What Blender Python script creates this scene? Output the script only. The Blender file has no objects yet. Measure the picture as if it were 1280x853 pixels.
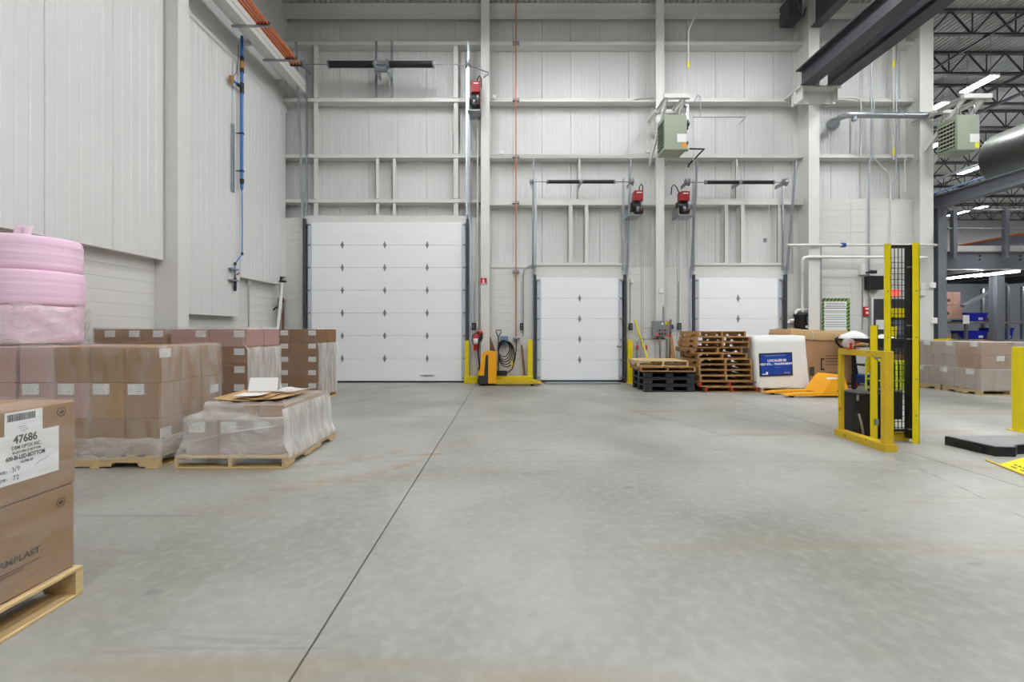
import bpy, math, random
from mathutils import Vector, Matrix
random.seed(7)
S = bpy.context.scene
COL = S.collection
# ------------------------------------------------------------------ camera
F, CX, CY, H = 540.0, 637.0, 413.0, 1.41          # focal length in pixels, vanishing point, eye height
DW = 11.7                                          # inner face of the far wall
cam = bpy.data.cameras.new('camera')
cam.sensor_width = 36.0
cam.lens = F / 1280.0 * 36.0
cam.shift_x = (640.0 - CX) / 1280.0
cam.shift_y = -(426.5 - CY) / 1280.0
cam.clip_end = 200
camo = bpy.data.objects.new('camera', cam)
COL.objects.link(camo)
camo.location = (0, 0, H)
camo.rotation_euler = (math.pi / 2, 0, 0)
S.camera = camo
# ------------------------------------------------------------------ world, exposure
W = bpy.data.worlds.new('world')
S.world = W
W.use_nodes = True
W.node_tree.nodes['Background'].inputs[0].default_value = (0.95, 0.97, 1.0, 1)
W.node_tree.nodes['Background'].inputs[1].default_value = 0.06
S.view_settings.view_transform = 'Standard'
S.view_settings.look = 'None'
S.view_settings.exposure = -0.30
S.view_settings.gamma = 1.0
S.view_settings.use_curve_mapping = False
LAMP = 72.0                                        # emission of the ceiling lamps
TUBE = 75.0

# ------------------------------------------------------------------ helpers
def lin(c):
    return tuple((v / 12.92 if v <= 0.04045 else ((v + 0.055) / 1.055) ** 2.4) for v in c)
def rgb(r, g, b):
    return lin((r / 255, g / 255, b / 255))
def P(px, py, Y):
    return Vector(((px - CX) / F * Y, Y, H - (py - CY) / F * Y))
def PX(px, Y=DW): return (px - CX) / F * Y
def PZ(py, Y=DW): return H - (py - CY) / F * Y
def G(px, py):
    Y = F * H / (py - CY)
    return Vector(((px - CX) / F * Y, Y, 0))

MATS = {}
def mat(name, col, rough=0.5, metal=0.0, var=0.06, scale=5.0, bump=0.0, bscale=60.0, stretch=(1, 1, 1), rnd=0.0, spec=0.5, dirt=None, emit=0.0, coat=0.0):
    m = bpy.data.materials.new(name); m.use_nodes = True
    nt = m.node_tree; N = nt.nodes; L = nt.links
    b = N['Principled BSDF']
    b.inputs['Roughness'].default_value = rough
    b.inputs['Metallic'].default_value = metal
    b.inputs['Specular IOR Level'].default_value = spec
    b.inputs['Coat Weight'].default_value = coat
    tc = N.new('ShaderNodeTexCoord'); mp = N.new('ShaderNodeMapping')
    mp.inputs['Scale'].default_value = stretch
    L.new(tc.outputs['Object'], mp.inputs['Vector'])
    no = N.new('ShaderNodeTexNoise'); no.inputs['Scale'].default_value = scale; no.inputs['Detail'].default_value = 5
    L.new(mp.outputs[0], no.inputs['Vector'])
    mx = N.new('ShaderNodeMix'); mx.data_type = 'RGBA'
    lo = tuple(max(0, c * (1 - var * 2)) for c in col) + (1,)
    hi = tuple(min(1, c * (1 + var * 2)) for c in col) + (1,)
    mx.inputs[6].default_value = lo; mx.inputs[7].default_value = hi
    L.new(no.outputs['Fac'], mx.inputs[0])
    out = mx.outputs[2]
    if rnd:
        oi = N.new('ShaderNodeObjectInfo'); hs = N.new('ShaderNodeHueSaturation')
        mr = N.new('ShaderNodeMapRange'); mr.inputs[3].default_value = 1 - rnd; mr.inputs[4].default_value = 1 + rnd
        L.new(oi.outputs['Random'], mr.inputs[0]); L.new(mr.outputs[0], hs.inputs['Value']); L.new(out, hs.inputs['Color'])
        out = hs.outputs[0]
    if dirt:
        n2 = N.new('ShaderNodeTexNoise'); n2.inputs['Scale'].default_value = dirt[1]; n2.inputs['Detail'].default_value = 8
        L.new(tc.outputs['Object'], n2.inputs['Vector'])
        cr = N.new('ShaderNodeValToRGB'); cr.color_ramp.elements[0].position = dirt[2]; cr.color_ramp.elements[1].position = dirt[2] + 0.12
        L.new(n2.outputs['Fac'], cr.inputs[0])
        m2 = N.new('ShaderNodeMix'); m2.data_type = 'RGBA'
        m2.inputs[7].default_value = tuple(dirt[0]) + (1,)
        L.new(out, m2.inputs[6]); L.new(cr.outputs[0], m2.inputs[0]); out = m2.outputs[2]
    L.new(out, b.inputs['Base Color'])
    if bump:
        nb = N.new('ShaderNodeTexNoise'); nb.inputs['Scale'].default_value = bscale; nb.inputs['Detail'].default_value = 4
        L.new(mp.outputs[0], nb.inputs['Vector'])
        bp = N.new('ShaderNodeBump'); bp.inputs['Strength'].default_value = bump; bp.inputs['Distance'].default_value = 0.01
        L.new(nb.outputs['Fac'], bp.inputs['Height']); L.new(bp.outputs[0], b.inputs['Normal'])
    if emit:
        b.inputs['Emission Color'].default_value = tuple(col) + (1,)
        b.inputs['Emission Strength'].default_value = emit
    MATS[name] = m
    return m

class M:
    """collects shapes into one mesh"""
    def __init__(s): s.v = []; s.f = []; s.sm = set()
    def add(s, vs, fs, smooth=False):
        o = len(s.v); s.v += [tuple(v) for v in vs]
        for f in fs:
            if smooth: s.sm.add(len(s.f))
            s.f.append(tuple(i + o for i in f))
        return s
    def box(s, x0, x1, y0, y1, z0, z1, c=0.0):
        if x1 < x0: x0, x1 = x1, x0
        if y1 < y0: y0, y1 = y1, y0
        if z1 < z0: z0, z1 = z1, z0
        if not c:
            return s.add([(x0,y0,z0),(x1,y0,z0),(x1,y1,z0),(x0,y1,z0),(x0,y0,z1),(x1,y0,z1),(x1,y1,z1),(x0,y1,z1)],
                         [(0,3,2,1),(4,5,6,7),(0,1,5,4),(1,2,6,5),(2,3,7,6),(3,0,4,7)])
        c = min(c, (x1-x0)*.45, (y1-y0)*.45, (z1-z0)*.45)
        vs = []; idx = {}
        for ix, x in enumerate((x0, x1)):
            for iy, y in enumerate((y0, y1)):
                for iz, z in enumerate((z0, z1)):
                    sx, sy, sz = (1, -1)[ix]*c, (1, -1)[iy]*c, (1, -1)[iz]*c
                    idx[ix, iy, iz] = len(vs)
                    vs += [(x, y+sy, z+sz), (x+sx, y, z+sz), (x+sx, y+sy, z)]
        I = lambda a, b, d, k: idx[a, b, d] + k
        fs = []
        fs.append((I(0,0,0,0), I(0,0,1,0), I(0,1,1,0), I(0,1,0,0)))
        fs.append((I(1,0,0,0), I(1,1,0,0), I(1,1,1,0), I(1,0,1,0)))
        fs.append((I(0,0,0,1), I(1,0,0,1), I(1,0,1,1), I(0,0,1,1)))
        fs.append((I(0,1,0,1), I(0,1,1,1), I(1,1,1,1), I(1,1,0,1)))
        fs.append((I(0,0,0,2), I(0,1,0,2), I(1,1,0,2), I(1,0,0,2)))
        fs.append((I(0,0,1,2), I(1,0,1,2), I(1,1,1,2), I(0,1,1,2)))
        for a in (0, 1):
            for b in (0, 1):
                for (p, q, k0, k1) in (((a,b,0),(a,b,1),0,1), ((a,0,b),(a,1,b),0,2), ((0,a,b),(1,a,b),1,2)):
                    fs.append((idx[p]+k0, idx[q]+k0, idx[q]+k1, idx[p]+k1))
        for k in idx.values(): fs.append((k, k+1, k+2))
        return s.add(vs, fs)
    def cyl(s, p0, p1, r, n=12, r2=None, cap=True):
        p0, p1 = Vector(p0), Vector(p1); d = p1 - p0
        if r2 is None: r2 = r
        z = d.normalized(); a = Vector((0,0,1)) if abs(z.z) < .9 else Vector((1,0,0))
        u = z.cross(a).normalized(); w = z.cross(u)
        vs = []
        for p, rr in ((p0, r), (p1, r2)):
            for i in range(n):
                t = 2*math.pi*i/n; vs.append(p + u*math.cos(t)*rr + w*math.sin(t)*rr)
        fs = [(i, (i+1) % n, n+(i+1) % n, n+i) for i in range(n)]
        s.add(vs, fs, True)
        if cap: s.add(vs, [tuple(range(n))[::-1], tuple(range(n, 2*n))])
        return s
    def tube(s, pts, r, n=8, cyc=False):
        pts = [Vector(p) for p in pts]; k = len(pts); rings = []
        u = None
        for i, p in enumerate(pts):
            a = pts[i-1] if (i > 0 or cyc) else p; b = pts[(i+1) % k] if (i < k-1 or cyc) else p
            t = (b - a).normalized()
            if u is None:
                q = Vector((0,0,1)) if abs(t.z) < .9 else Vector((1,0,0)); u = t.cross(q).normalized()
            u = (u - t*u.dot(t)).normalized(); w = t.cross(u)
            rings.append([p + u*math.cos(2*math.pi*j/n)*r + w*math.sin(2*math.pi*j/n)*r for j in range(n)])
        vs = [v for g in rings for v in g]; fs = []
        for i in range(k if cyc else k-1):
            i2 = (i+1) % k
            for j in range(n): fs.append((i*n+j, i*n+(j+1) % n, i2*n+(j+1) % n, i2*n+j))
        s.add(vs, fs, True)
        if not cyc: s.add(rings[0], [tuple(range(n))[::-1]]); s.add(rings[-1], [tuple(range(n))])
        return s
    def lathe(s, c, prof, n=24, axis='z'):
        vs = []; c = Vector(c)
        for r, h in prof:
            for i in range(n):
                t = 2*math.pi*i/n
                o = (r*math.cos(t), r*math.sin(t), h)
                if axis == 'x': o = (h, r*math.cos(t), r*math.sin(t))
                if axis == 'y': o = (r*math.cos(t), h, r*math.sin(t))
                vs.append(c + Vector(o))
        fs = []
        for k in range(len(prof)-1):
            for i in range(n): fs.append((k*n+i, k*n+(i+1) % n, (k+1)*n+(i+1) % n, (k+1)*n+i))
        s.add(vs, fs, True)
        if prof[0][0] > 1e-4: s.add(vs[:n], [tuple(range(n))[::-1]])
        if prof[-1][0] > 1e-4: s.add(vs[-n:], [tuple(range(n))])
        return s
    def prism(s, poly, axis, a, b):
        """poly: 2-D points; axis x: (y,z), y: (x,z), z: (x,y)"""
        def at(p, h):
            return {'x': (h, p[0], p[1]), 'y': (p[0], h, p[1]), 'z': (p[0], p[1], h)}[axis]
        n = len(poly)
        vs = [at(p, a) for p in poly] + [at(p, b) for p in poly]
        fs = [tuple(range(n))[::-1], tuple(range(n, 2*n))] + [(i, (i+1) % n, n+(i+1) % n, n+i) for i in range(n)]
        return s.add(vs, fs)
    def bar(s, p0, p1, w, h=None, up=(0,0,1)):
        """rectangular bar between two points"""
        h = h or w; p0, p1 = Vector(p0), Vector(p1); t = (p1-p0).normalized(); up = Vector(up)
        if abs(t.dot(up)) > .99: up = Vector((0,1,0))
        u = t.cross(up).normalized(); v = u.cross(t)
        vs = [p + u*a*w/2 + v*b*h/2 for p in (p0, p1) for a, b in ((-1,-1),(1,-1),(1,1),(-1,1))]
        return s.add(vs, [(0,1,2,3),(7,6,5,4),(0,4,5,1),(1,5,6,2),(2,6,7,3),(3,7,4,0)])
    def mesh(s, name):
        me = bpy.data.meshes.new(name); me.from_pydata(s.v, [], s.f)
        if s.sm:
            for i in s.sm: me.polygons[i].use_smooth = True
        me.update()
        import bmesh
        bm = bmesh.new(); bm.from_mesh(me); bmesh.ops.recalc_face_normals(bm, faces=bm.faces); bm.to_mesh(me); bm.free()
        return me
    def build(s, name, m, parent=None, world=True, label=None, cat=None, group=None, kind=None):
        """world: coordinates are world ones and are moved into the parent's frame (parents without rotation)"""
        if parent is None:
            xs = [v[0] for v in s.v]; ys = [v[1] for v in s.v]; z = min(v[2] for v in s.v)
            off = Vector(((min(xs)+max(xs))/2, (min(ys)+max(ys))/2, z))
        elif world: off = wloc(parent)
        else: off = Vector((0,0,0))
        if off.length: s.v = [(v[0]-off.x, v[1]-off.y, v[2]-off.z) for v in s.v]
        me = s.mesh(name); me.materials.append(MATS[m] if isinstance(m, str) else m)
        o = bpy.data.objects.new(name, me); COL.objects.link(o)
        if parent is None: o.location = off
        else: o.parent = parent
        return tag(o, label, cat, group, kind)
def wloc(o):
    v = Vector((0,0,0))
    while o: v += o.location; o = o.parent
    return v
def tag(o, label=None, cat=None, group=None, kind=None):
    if label: o['label'] = label
    if cat: o['category'] = cat
    if group: o['group'] = group
    if kind: o['kind'] = kind
    return o
def thing(name, label, cat, loc=(0,0,0), rz=0.0, group=None, kind=None):
    o = bpy.data.objects.new(name, None); COL.objects.link(o)
    o.location = loc; o.rotation_euler = (0, 0, rz); o.empty_display_size = .1
    return tag(o, label, cat, group, kind)
def inst(name, me, parent, loc=(0,0,0), rot=(0,0,0), world=False, label=None, kind=None):
    """an object that shares mesh data"""
    o = bpy.data.objects.new(name, me); COL.objects.link(o)
    o.location = Vector(loc) - (wloc(parent) if world and parent else Vector((0,0,0)))
    o.rotation_euler = rot; o.parent = parent
    return tag(o, label, kind=kind)
def meshof(m, name, mt):
    me = m.mesh(name); me.materials.append(MATS[mt]); return me
def box(name, m, parent, x0, x1, y0, y1, z0, z1, c=0.0, world=True, **k):
    return M().box(x0, x1, y0, y1, z0, z1, c).build(name, m, parent, world, **k)
def text(name, s, size, loc, rot, m, parent=None, align='LEFT', bold=0.0, world=True, ex=0.0004, sx=1.0):
    cu = bpy.data.curves.new(name, 'FONT'); cu.body = s; cu.size = size; cu.align_x = align; cu.offset = bold; cu.extrude = ex
    cu.resolution_u = 3
    tmp = bpy.data.objects.new(name+'_curve', cu); me = bpy.data.meshes.new_from_object(tmp); bpy.data.objects.remove(tmp)
    me.name = name; me.materials.clear(); me.materials.append(MATS[m]); me.transform(Matrix.Diagonal((sx, 1, 1, 1)))
    o = bpy.data.objects.new(name, me); COL.objects.link(o)
    o.location = Vector(loc) - (wloc(parent) if (world and parent) else Vector((0,0,0))); o.rotation_euler = rot; o.parent = parent
    return o
def arc(c, r, a0, a1, n, plane='xz'):
    out = []
    for i in range(n+1):
        t = a0 + (a1-a0)*i/n; u, v = r*math.cos(t), r*math.sin(t)
        out.append(Vector(c) + (Vector((u,0,v)) if plane == 'xz' else Vector((u,v,0)) if plane == 'xy' else Vector((0,u,v))))
    return out

# ------------------------------------------------------------------ materials
mat('white_panel', rgb(214,214,212), .5, var=.015, scale=3)
mat('white_paint', rgb(216,215,211), .45, var=.02, scale=4)
mat('block_paint', rgb(214,213,209), .6, var=.025, scale=3, bump=.15, bscale=90)
mat('wall_core', rgb(196,194,188), .8)
mat('door_white', rgb(243,244,247), .42, var=.012, scale=2)
mat('galv_bright', rgb(206,211,219), .4, .35, var=.06, scale=10)
mat('galvanised', rgb(176,180,186), .38, .85, var=.08, scale=14)
mat('steel_dull', rgb(150,153,157), .45, .7, var=.08, scale=10)
mat('dark_steel', rgb(66,67,72), .45, .0, var=.06, scale=6)
mat('mezz_grey', rgb(128,131,139), .45, .1, var=.05)
mat('black_metal', rgb(34,34,37), .45, .1, var=.1)
mat('black_plastic', rgb(30,31,34), .5, var=.12)
mat('black_rubber', rgb(22,22,23), .7, var=.1)
mat('charcoal_plastic', rgb(44,46,52), .55, var=.12, scale=8, rnd=.12)
mat('yellow_paint', rgb(226,204,8), .4, var=.05, scale=6, dirt=(rgb(120,104,30), 9, .7))
mat('yellow_worn', rgb(206,172,30), .5, var=.08, scale=7, dirt=(rgb(92,78,40), 12, .64))
mat('yellow_sign', rgb(232,220,20), .5, var=.03)
mat('orange_yellow', rgb(244,170,18), .38, var=.04, scale=6, dirt=(rgb(170,110,40), 8, .72))
mat('lime', rgb(190,205,30), .5)
mat('red_case', rgb(158,22,30), .4, var=.05)
mat('red_paint', rgb(196,40,36), .4, var=.05)
mat('orange_pipe', rgb(222,106,40), .4, var=.05)
mat('orange_label', rgb(236,140,20), .5)
mat('red_sticker', rgb(240,90,70), .5)
mat('copper_pipe', rgb(196,120,70), .35, .3, var=.08)
mat('blue_pipe', rgb(34,116,200), .35, var=.05)
mat('blue_paint', rgb(30,66,150), .4, var=.05)
mat('blue_bin', rgb(26,40,190), .45, var=.06, rnd=.08)
mat('blue_sign', rgb(14,62,160), .4, var=.04)
mat('slate_blue', rgb(110,130,165), .5)
mat('heater_green', rgb(150,158,138), .45, var=.02)
mat('heater_dark', rgb(40,42,40), .6)
mat('white_plastic', rgb(232,232,230), .45, var=.02)
mat('paper', rgb(240,240,240), .7, var=.01)
mat('ink', rgb(40,40,44), .7)
mat('ink_grey', rgb(120,122,128), .7)
mat('carton_ink', rgb(74,64,52), .8)
mat('white_ink', rgb(240,240,242), .6)
mat('green_dark', rgb(52,84,34), .6)
mat('green_light', rgb(136,170,84), .6)
mat('cardboard', rgb(160,128,98), .75, var=.05, scale=4, rnd=.06, bump=.1, bscale=25)
mat('cardboard_kraft', rgb(178,134,96), .75, var=.05, scale=4)
mat('cardboard_brown', rgb(142,104,72), .75, var=.06, scale=4, rnd=.10, bump=.1, bscale=25)
mat('cardboard_amber', rgb(152,114,70), .75, var=.07, scale=3, rnd=.05)
mat('cardboard_tan', rgb(184,150,104), .75, var=.05, scale=4, rnd=.06)
mat('cardboard_mauve', rgb(182,144,136), .75, var=.05, scale=4, rnd=.05)
mat('cardboard_ochre', rgb(166,124,64), .75, var=.06, scale=4, rnd=.06)
mat('cardboard_grey', rgb(168,152,138), .75, var=.06, scale=4, rnd=.06)
mat('wood_pale', rgb(208,180,132), .7, var=.12, scale=5, stretch=(1.5, 9, 9), rnd=.12, bump=.15)
mat('wood_worn', rgb(168,126,78), .75, var=.16, scale=5, stretch=(1.5, 9, 9), rnd=.22, bump=.2)
mat('wood_brown', rgb(128,92,60), .75, var=.14, scale=5, rnd=.1)
mat('pink_foam', rgb(246,210,230), .75, var=.03, scale=2.5, stretch=(1, 1, 14), bump=.35, bscale=10)
mat('pink_pale', rgb(232,206,218), .7, var=.03)
mat('glass_grey', rgb(120,126,134), .1, var=.02)
mat('deck_grey', rgb(222,222,218), .6, .0, var=.05, scale=1)
mat('far_wall', rgb(206,206,204), .7, var=.02)
mat('silver_duct', rgb(150,152,146), .38, .75, var=.06, scale=6)
mat('foil', rgb(200,204,208), .25, .9, var=.1, scale=20)
mat('lamp', (.965, .985, 1.0), .5, var=0, emit=LAMP)
mat('lamp_hall', (.965, .985, 1.0), .5, var=0, emit=LAMP*2.6)
mat('lamp_rear', (.965, .985, 1.0), .5, var=0, emit=LAMP*1.5)
mat('tube_lamp', (1.0, .99, .97), .5, var=0, emit=TUBE)
mat('exit_red', (1.0, .10, .07), .5, var=0, emit=1.6)
mat('lens_clear', rgb(225,230,235), .15)

def label_paper():
    m = bpy.data.materials.new('label_paper'); m.use_nodes = True; nt = m.node_tree; N = nt.nodes; L = nt.links
    b = N['Principled BSDF']; b.inputs['Roughness'].default_value = .6
    tc = N.new('ShaderNodeTexCoord'); sep = N.new('ShaderNodeSeparateXYZ'); L.new(tc.outputs['Generated'], sep.inputs[0])
    def mth(op, a, bb):
        n = N.new('ShaderNodeMath'); n.operation = op
        for i, q in enumerate((a, bb)):
            if isinstance(q, (int, float)): n.inputs[i].default_value = q
            else: L.new(q, n.inputs[i])
        return n.outputs[0]
    row = mth('MULTIPLY', sep.outputs[2], 7.0)
    fr = mth('FRACT', row, 0); line = mth('LESS_THAN', fr, .38)
    no = N.new('ShaderNodeTexNoise'); no.inputs['Scale'].default_value = 9.0
    mp = N.new('ShaderNodeMapping'); mp.inputs['Scale'].default_value = (1, 1, 3); L.new(tc.outputs['Generated'], mp.inputs[0]); L.new(mp.outputs[0], no.inputs[0])
    wd = mth('GREATER_THAN', no.outputs['Fac'], .52)
    f = mth('MULTIPLY', mth('MULTIPLY', line, wd), .7)
    mx = N.new('ShaderNodeMix'); mx.data_type = 'RGBA'; mx.inputs[6].default_value = rgb(232,230,226)+(1,); mx.inputs[7].default_value = rgb(70,70,74)+(1,)
    L.new(f, mx.inputs[0]); L.new(mx.outputs[2], b.inputs['Base Color']); MATS['label_paper'] = m
label_paper()

def film(name, col, lo, hi, scale, stretch, rough=.22, bump=.5, bsc=7.0):
    """clear stretch film: a see-through sheet with milky streaks where the layers bunch up"""
    m = bpy.data.materials.new(name); m.use_nodes = True; nt = m.node_tree; N = nt.nodes; L = nt.links
    b = N['Principled BSDF']; out = N['Material Output']
    b.inputs['Base Color'].default_value = tuple(col) + (1,); b.inputs['Roughness'].default_value = rough
    b.inputs['Specular IOR Level'].default_value = .7
    tc = N.new('ShaderNodeTexCoord'); mp = N.new('ShaderNodeMapping'); mp.inputs['Scale'].default_value = stretch
    mp.inputs['Rotation'].default_value = (.05, .08, 0)
    L.new(tc.outputs['Object'], mp.inputs[0])
    n1 = N.new('ShaderNodeTexNoise'); n1.inputs['Scale'].default_value = scale; n1.inputs['Detail'].default_value = 7; n1.inputs['Distortion'].default_value = .6
    L.new(mp.outputs[0], n1.inputs['Vector'])
    mr = N.new('ShaderNodeMapRange'); mr.inputs[1].default_value = .35; mr.inputs[2].default_value = .72; mr.inputs[3].default_value = lo; mr.inputs[4].default_value = hi
    L.new(n1.outputs['Fac'], mr.inputs[0])
    n2 = N.new('ShaderNodeTexNoise'); n2.inputs['Scale'].default_value = bsc; n2.inputs['Detail'].default_value = 5; n2.inputs['Distortion'].default_value = 1.2
    L.new(mp.outputs[0], n2.inputs['Vector'])
    bp = N.new('ShaderNodeBump'); bp.inputs['Strength'].default_value = bump; bp.inputs['Distance'].default_value = .03
    L.new(n2.outputs['Fac'], bp.inputs['Height']); L.new(bp.outputs[0], b.inputs['Normal'])
    tr = N.new('ShaderNodeBsdfTransparent'); mx = N.new('ShaderNodeMixShader')
    L.new(mr.outputs[0], mx.inputs[0]); L.new(tr.outputs[0], mx.inputs[1]); L.new(b.outputs[0], mx.inputs[2]); L.new(mx.outputs[0], out.inputs['Surface'])
    MATS[name] = m
film('film', rgb(232,228,224), .10, .34, 3.0, (2.5, 2.5, .7))
film('film_low', rgb(244,243,241), .12, .54, 2.0, (1.0, 1.0, 2.0), rough=.15, bump=.8)
film('film_side', rgb(242,240,236), .40, .74, 4.0, (3, 3, .5), rough=.25, bump=.5)
film('film_thick', rgb(240,238,238), .20, .62, 1.8, (1.0, 1.0, 2.2), rough=.18, bump=.8)
film('film_thin', rgb(226,222,216), .02, .22, 3.0, (1, 1, 4))

def concrete():
    m = bpy.data.materials.new('concrete'); m.use_nodes = True; nt = m.node_tree; N = nt.nodes; L = nt.links
    b = N['Principled BSDF']; b.inputs['Specular IOR Level'].default_value = .45
    ge = N.new('ShaderNodeNewGeometry')
    def noise(sc, det, st=(1,1,1), dist=0.0, rot=0.0):
        mp = N.new('ShaderNodeMapping'); mp.inputs['Scale'].default_value = st; mp.inputs['Rotation'].default_value = (0,0,rot)
        L.new(ge.outputs['Position'], mp.inputs[0])
        n = N.new('ShaderNodeTexNoise'); n.inputs['Scale'].default_value = sc; n.inputs['Detail'].default_value = det; n.inputs['Distortion'].default_value = dist
        L.new(mp.outputs[0], n.inputs['Vector']); return n.outputs['Fac']
    def ramp(f, a, bq):
        r = N.new('ShaderNodeMapRange'); r.inputs[1].default_value = a; r.inputs[2].default_value = bq; L.new(f, r.inputs[0]); return r.outputs[0]
    def mix(f, a, c, blend='MIX'):
        x = N.new('ShaderNodeMix'); x.data_type = 'RGBA'; x.blend_type = blend
        L.new(f, x.inputs[0])
        if isinstance(a, tuple): x.inputs[6].default_value = a
        else: L.new(a, x.inputs[6])
        if isinstance(c, tuple): x.inputs[7].default_value = c
        else: L.new(c, x.inputs[7])
        return x.outputs[2]
    base = mix(ramp(noise(.55, 8, dist=.4), .3, .7), rgb(130,129,121)+(1,), rgb(174,174,168)+(1,))
    def scale(f, k):
        x = N.new('ShaderNodeMath'); x.operation = 'MULTIPLY'; L.new(f, x.inputs[0]); x.inputs[1].default_value = k; return x.outputs[0]
    base = mix(scale(ramp(noise(3.0, 8, dist=.8), .50, .72), .5), base, rgb(146,145,137)+(1,))
    base = mix(scale(ramp(noise(14, 4), .45, .7), .18), base, rgb(196,196,192)+(1,))
    # rusty forklift tracks running across the left part of the floor
    tr = ramp(noise(.9, 5, (.35, 2.2, 1), .5, -.5), .60, .74)
    base = mix(scale(tr, .6), base, rgb(150,126,84)+(1,))
    # a rusty smear beside the long joint and brown wheel tracks leading away from it
    def track(x0, y0, x1, y1, w, k, colr):
        nonlocal base
        dx, dy = x1-x0, y1-y0; ln = math.hypot(dx, dy); ux, uy = dx/ln, dy/ln
        sp_ = N.new('ShaderNodeSeparateXYZ'); L.new(ge.outputs['Position'], sp_.inputs[0])
        def mth(op, a, bb):
            q = N.new('ShaderNodeMath'); q.operation = op
            for i_, v_ in enumerate((a, bb)):
                if isinstance(v_, (int, float)): q.inputs[i_].default_value = v_
                else: L.new(v_, q.inputs[i_])
            return q.outputs[0]
        rx = mth('SUBTRACT', sp_.outputs[0], x0); ry = mth('SUBTRACT', sp_.outputs[1], y0)
        al = mth('ADD', mth('MULTIPLY', rx, ux), mth('MULTIPLY', ry, uy))
        ac = mth('ABSOLUTE', mth('ADD', mth('ADD', mth('MULTIPLY', rx, -uy), mth('MULTIPLY', ry, ux)), mth('MULTIPLY', mth('SUBTRACT', noise(1.2, 3), .5), w*4)), 0)
        side = mth('SUBTRACT', 1.0, mth('DIVIDE', ac, w)); side = mth('MAXIMUM', side, 0.0)
        e0 = mth('MINIMUM', mth('MAXIMUM', mth('DIVIDE', al, ln*.2), 0.0), 1.0); e1 = mth('MINIMUM', mth('MAXIMUM', mth('DIVIDE', mth('SUBTRACT', ln, al), ln*.3), 0.0), 1.0)
        f = mth('MULTIPLY', mth('MULTIPLY', mth('MULTIPLY', side, e0), e1), mth('MULTIPLY', ramp(noise(5, 6), .35, .6), k))
        base = mix(f, base, colr)
    br = rgb(150,112,58)+(1,)
    track(-.55, 4.98, -1.35, 4.80, .05, .95, br)
    track(-.70, 4.80, -2.6, 3.3, .16, .55, br); track(-1.0, 5.05, -3.1, 4.0, .12, .45, br); track(-.2, 5.6, -2.0, 4.7, .14, .35, br)
    track(3.2, 5.1, 1.2, 9.8, .10, .35, rgb(112,112,108)+(1,)); track(5.2, 4.4, 4.6, 2.6, .035, .9, rgb(84,84,84)+(1,)); track(4.3, 4.9, 3.6, 2.2, .02, .7, rgb(96,96,94)+(1,)); track(-4.5, 10.9, 3.6, 11.1, .5, .6, rgb(128,120,100)+(1,))
    # dark oily spots and tyre scuffs
    sp = ramp(noise(2.3, 2, (1, 1.6, 1), .3), .70, .76)
    base = mix(scale(sp, .55), base, rgb(104,104,102)+(1,))
    sc = ramp(noise(1.6, 3, (.22, 3.4, 1), .3, .9), .68, .74)
    base = mix(scale(sc, .45), base, rgb(116,116,112)+(1,))
    L.new(base, b.inputs['Base Color'])
    rr = N.new('ShaderNodeMapRange'); rr.inputs[3].default_value = .34; rr.inputs[4].default_value = .58
    L.new(noise(1.4, 6), rr.inputs[0]); L.new(rr.outputs[0], b.inputs['Roughness'])
    bp = N.new('ShaderNodeBump'); bp.inputs['Strength'].default_value = .06; bp.inputs['Distance'].default_value = .01
    L.new(noise(30, 5), bp.inputs['Height']); L.new(bp.outputs[0], b.inputs['Normal'])
    MATS['concrete'] = m
concrete()
mat('joint_filler', rgb(96,92,82), .9)
# ================================================================== the setting
XL = -6.07                                           # face of the ribbed panels on the side wall
PANEL_Y = 11.97
ZC = 10.34                                           # underside of the roof deck
# ---- floor: slabs with open joints between them
floor = thing('floor', 'light grey polished concrete floor of large slabs', None, (0,0,0), kind='structure')
box('joint_filler', 'joint_filler', floor, -7.5, 46, -9, 40, -.20, -.012)
gx = [-7.5, -.885, 4.6, 10.1, 15.6, 21.1, 33, 46]; gy = [-9, -.9, 4.64, 10.15, 15.7, 27, 40]
for i in range(len(gx)-1):
    for j in range(len(gy)-1):
        box('slab', 'concrete', floor, gx[i]+.005, gx[i+1]-.005, gy[j]+.0035, gy[j+1]-.0035, -.15, 0, .003)

# ---- roof deck and joists
ceiling = thing('ceiling', 'ribbed steel roof deck on dark open web joists', None, (0,0,ZC), kind='structure')
dk = M(); n = 6; p = .92/n; pts = []
for i in range(n):
    x = i*p; pts += [(x, 0), (x+p*.52, 0), (x+p*.62, .055), (x+p*.9, .055)]
pts.append((.92, 0))
vs = []; fs = []
for q in pts: vs += [(q[0], -9, q[1]), (q[0], 40, q[1])]
for i in range(len(pts)-1): fs.append((2*i, 2*i+2, 2*i+3, 2*i+1))
dk.add(vs, fs)
deck_me = meshof(dk, 'deck_sheet', 'deck_grey')
for i in range(58): inst('deck_sheet', deck_me, ceiling, (-7.4+i*.92, 0, 0))
def joist(Y, x0, x1, n):
    zt, zb = ZC-.06, ZC-.78
    m = M(); m.box(x0, x1, Y-.06, Y+.06, zt-.07, zt); m.box(x0, x1, Y-.05, Y+.05, zb, zb+.06)
    j = m.build('joist', 'dark_steel', ceiling)
    w = M(); st = (x1-x0)/n
    for i in range(n):
        a = x0+i*st
        w.bar((a, Y, zb+.03), (a+st/2, Y, zt-.03), .035); w.bar((a+st/2, Y, zt-.03), (a+st, Y, zb+.03), .035)
        w.bar((a, Y, zb+.03), (a, Y, zt-.03), .025)
    w.build('web', 'dark_steel', j)
for k in range(13): joist(11.95+1.82*k, 11.6, 44, 27)
for Y in (10.1, 8.3, 6.5, 4.7, 2.9, 1.1): joist(Y, -6.3, 44, 42)
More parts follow.
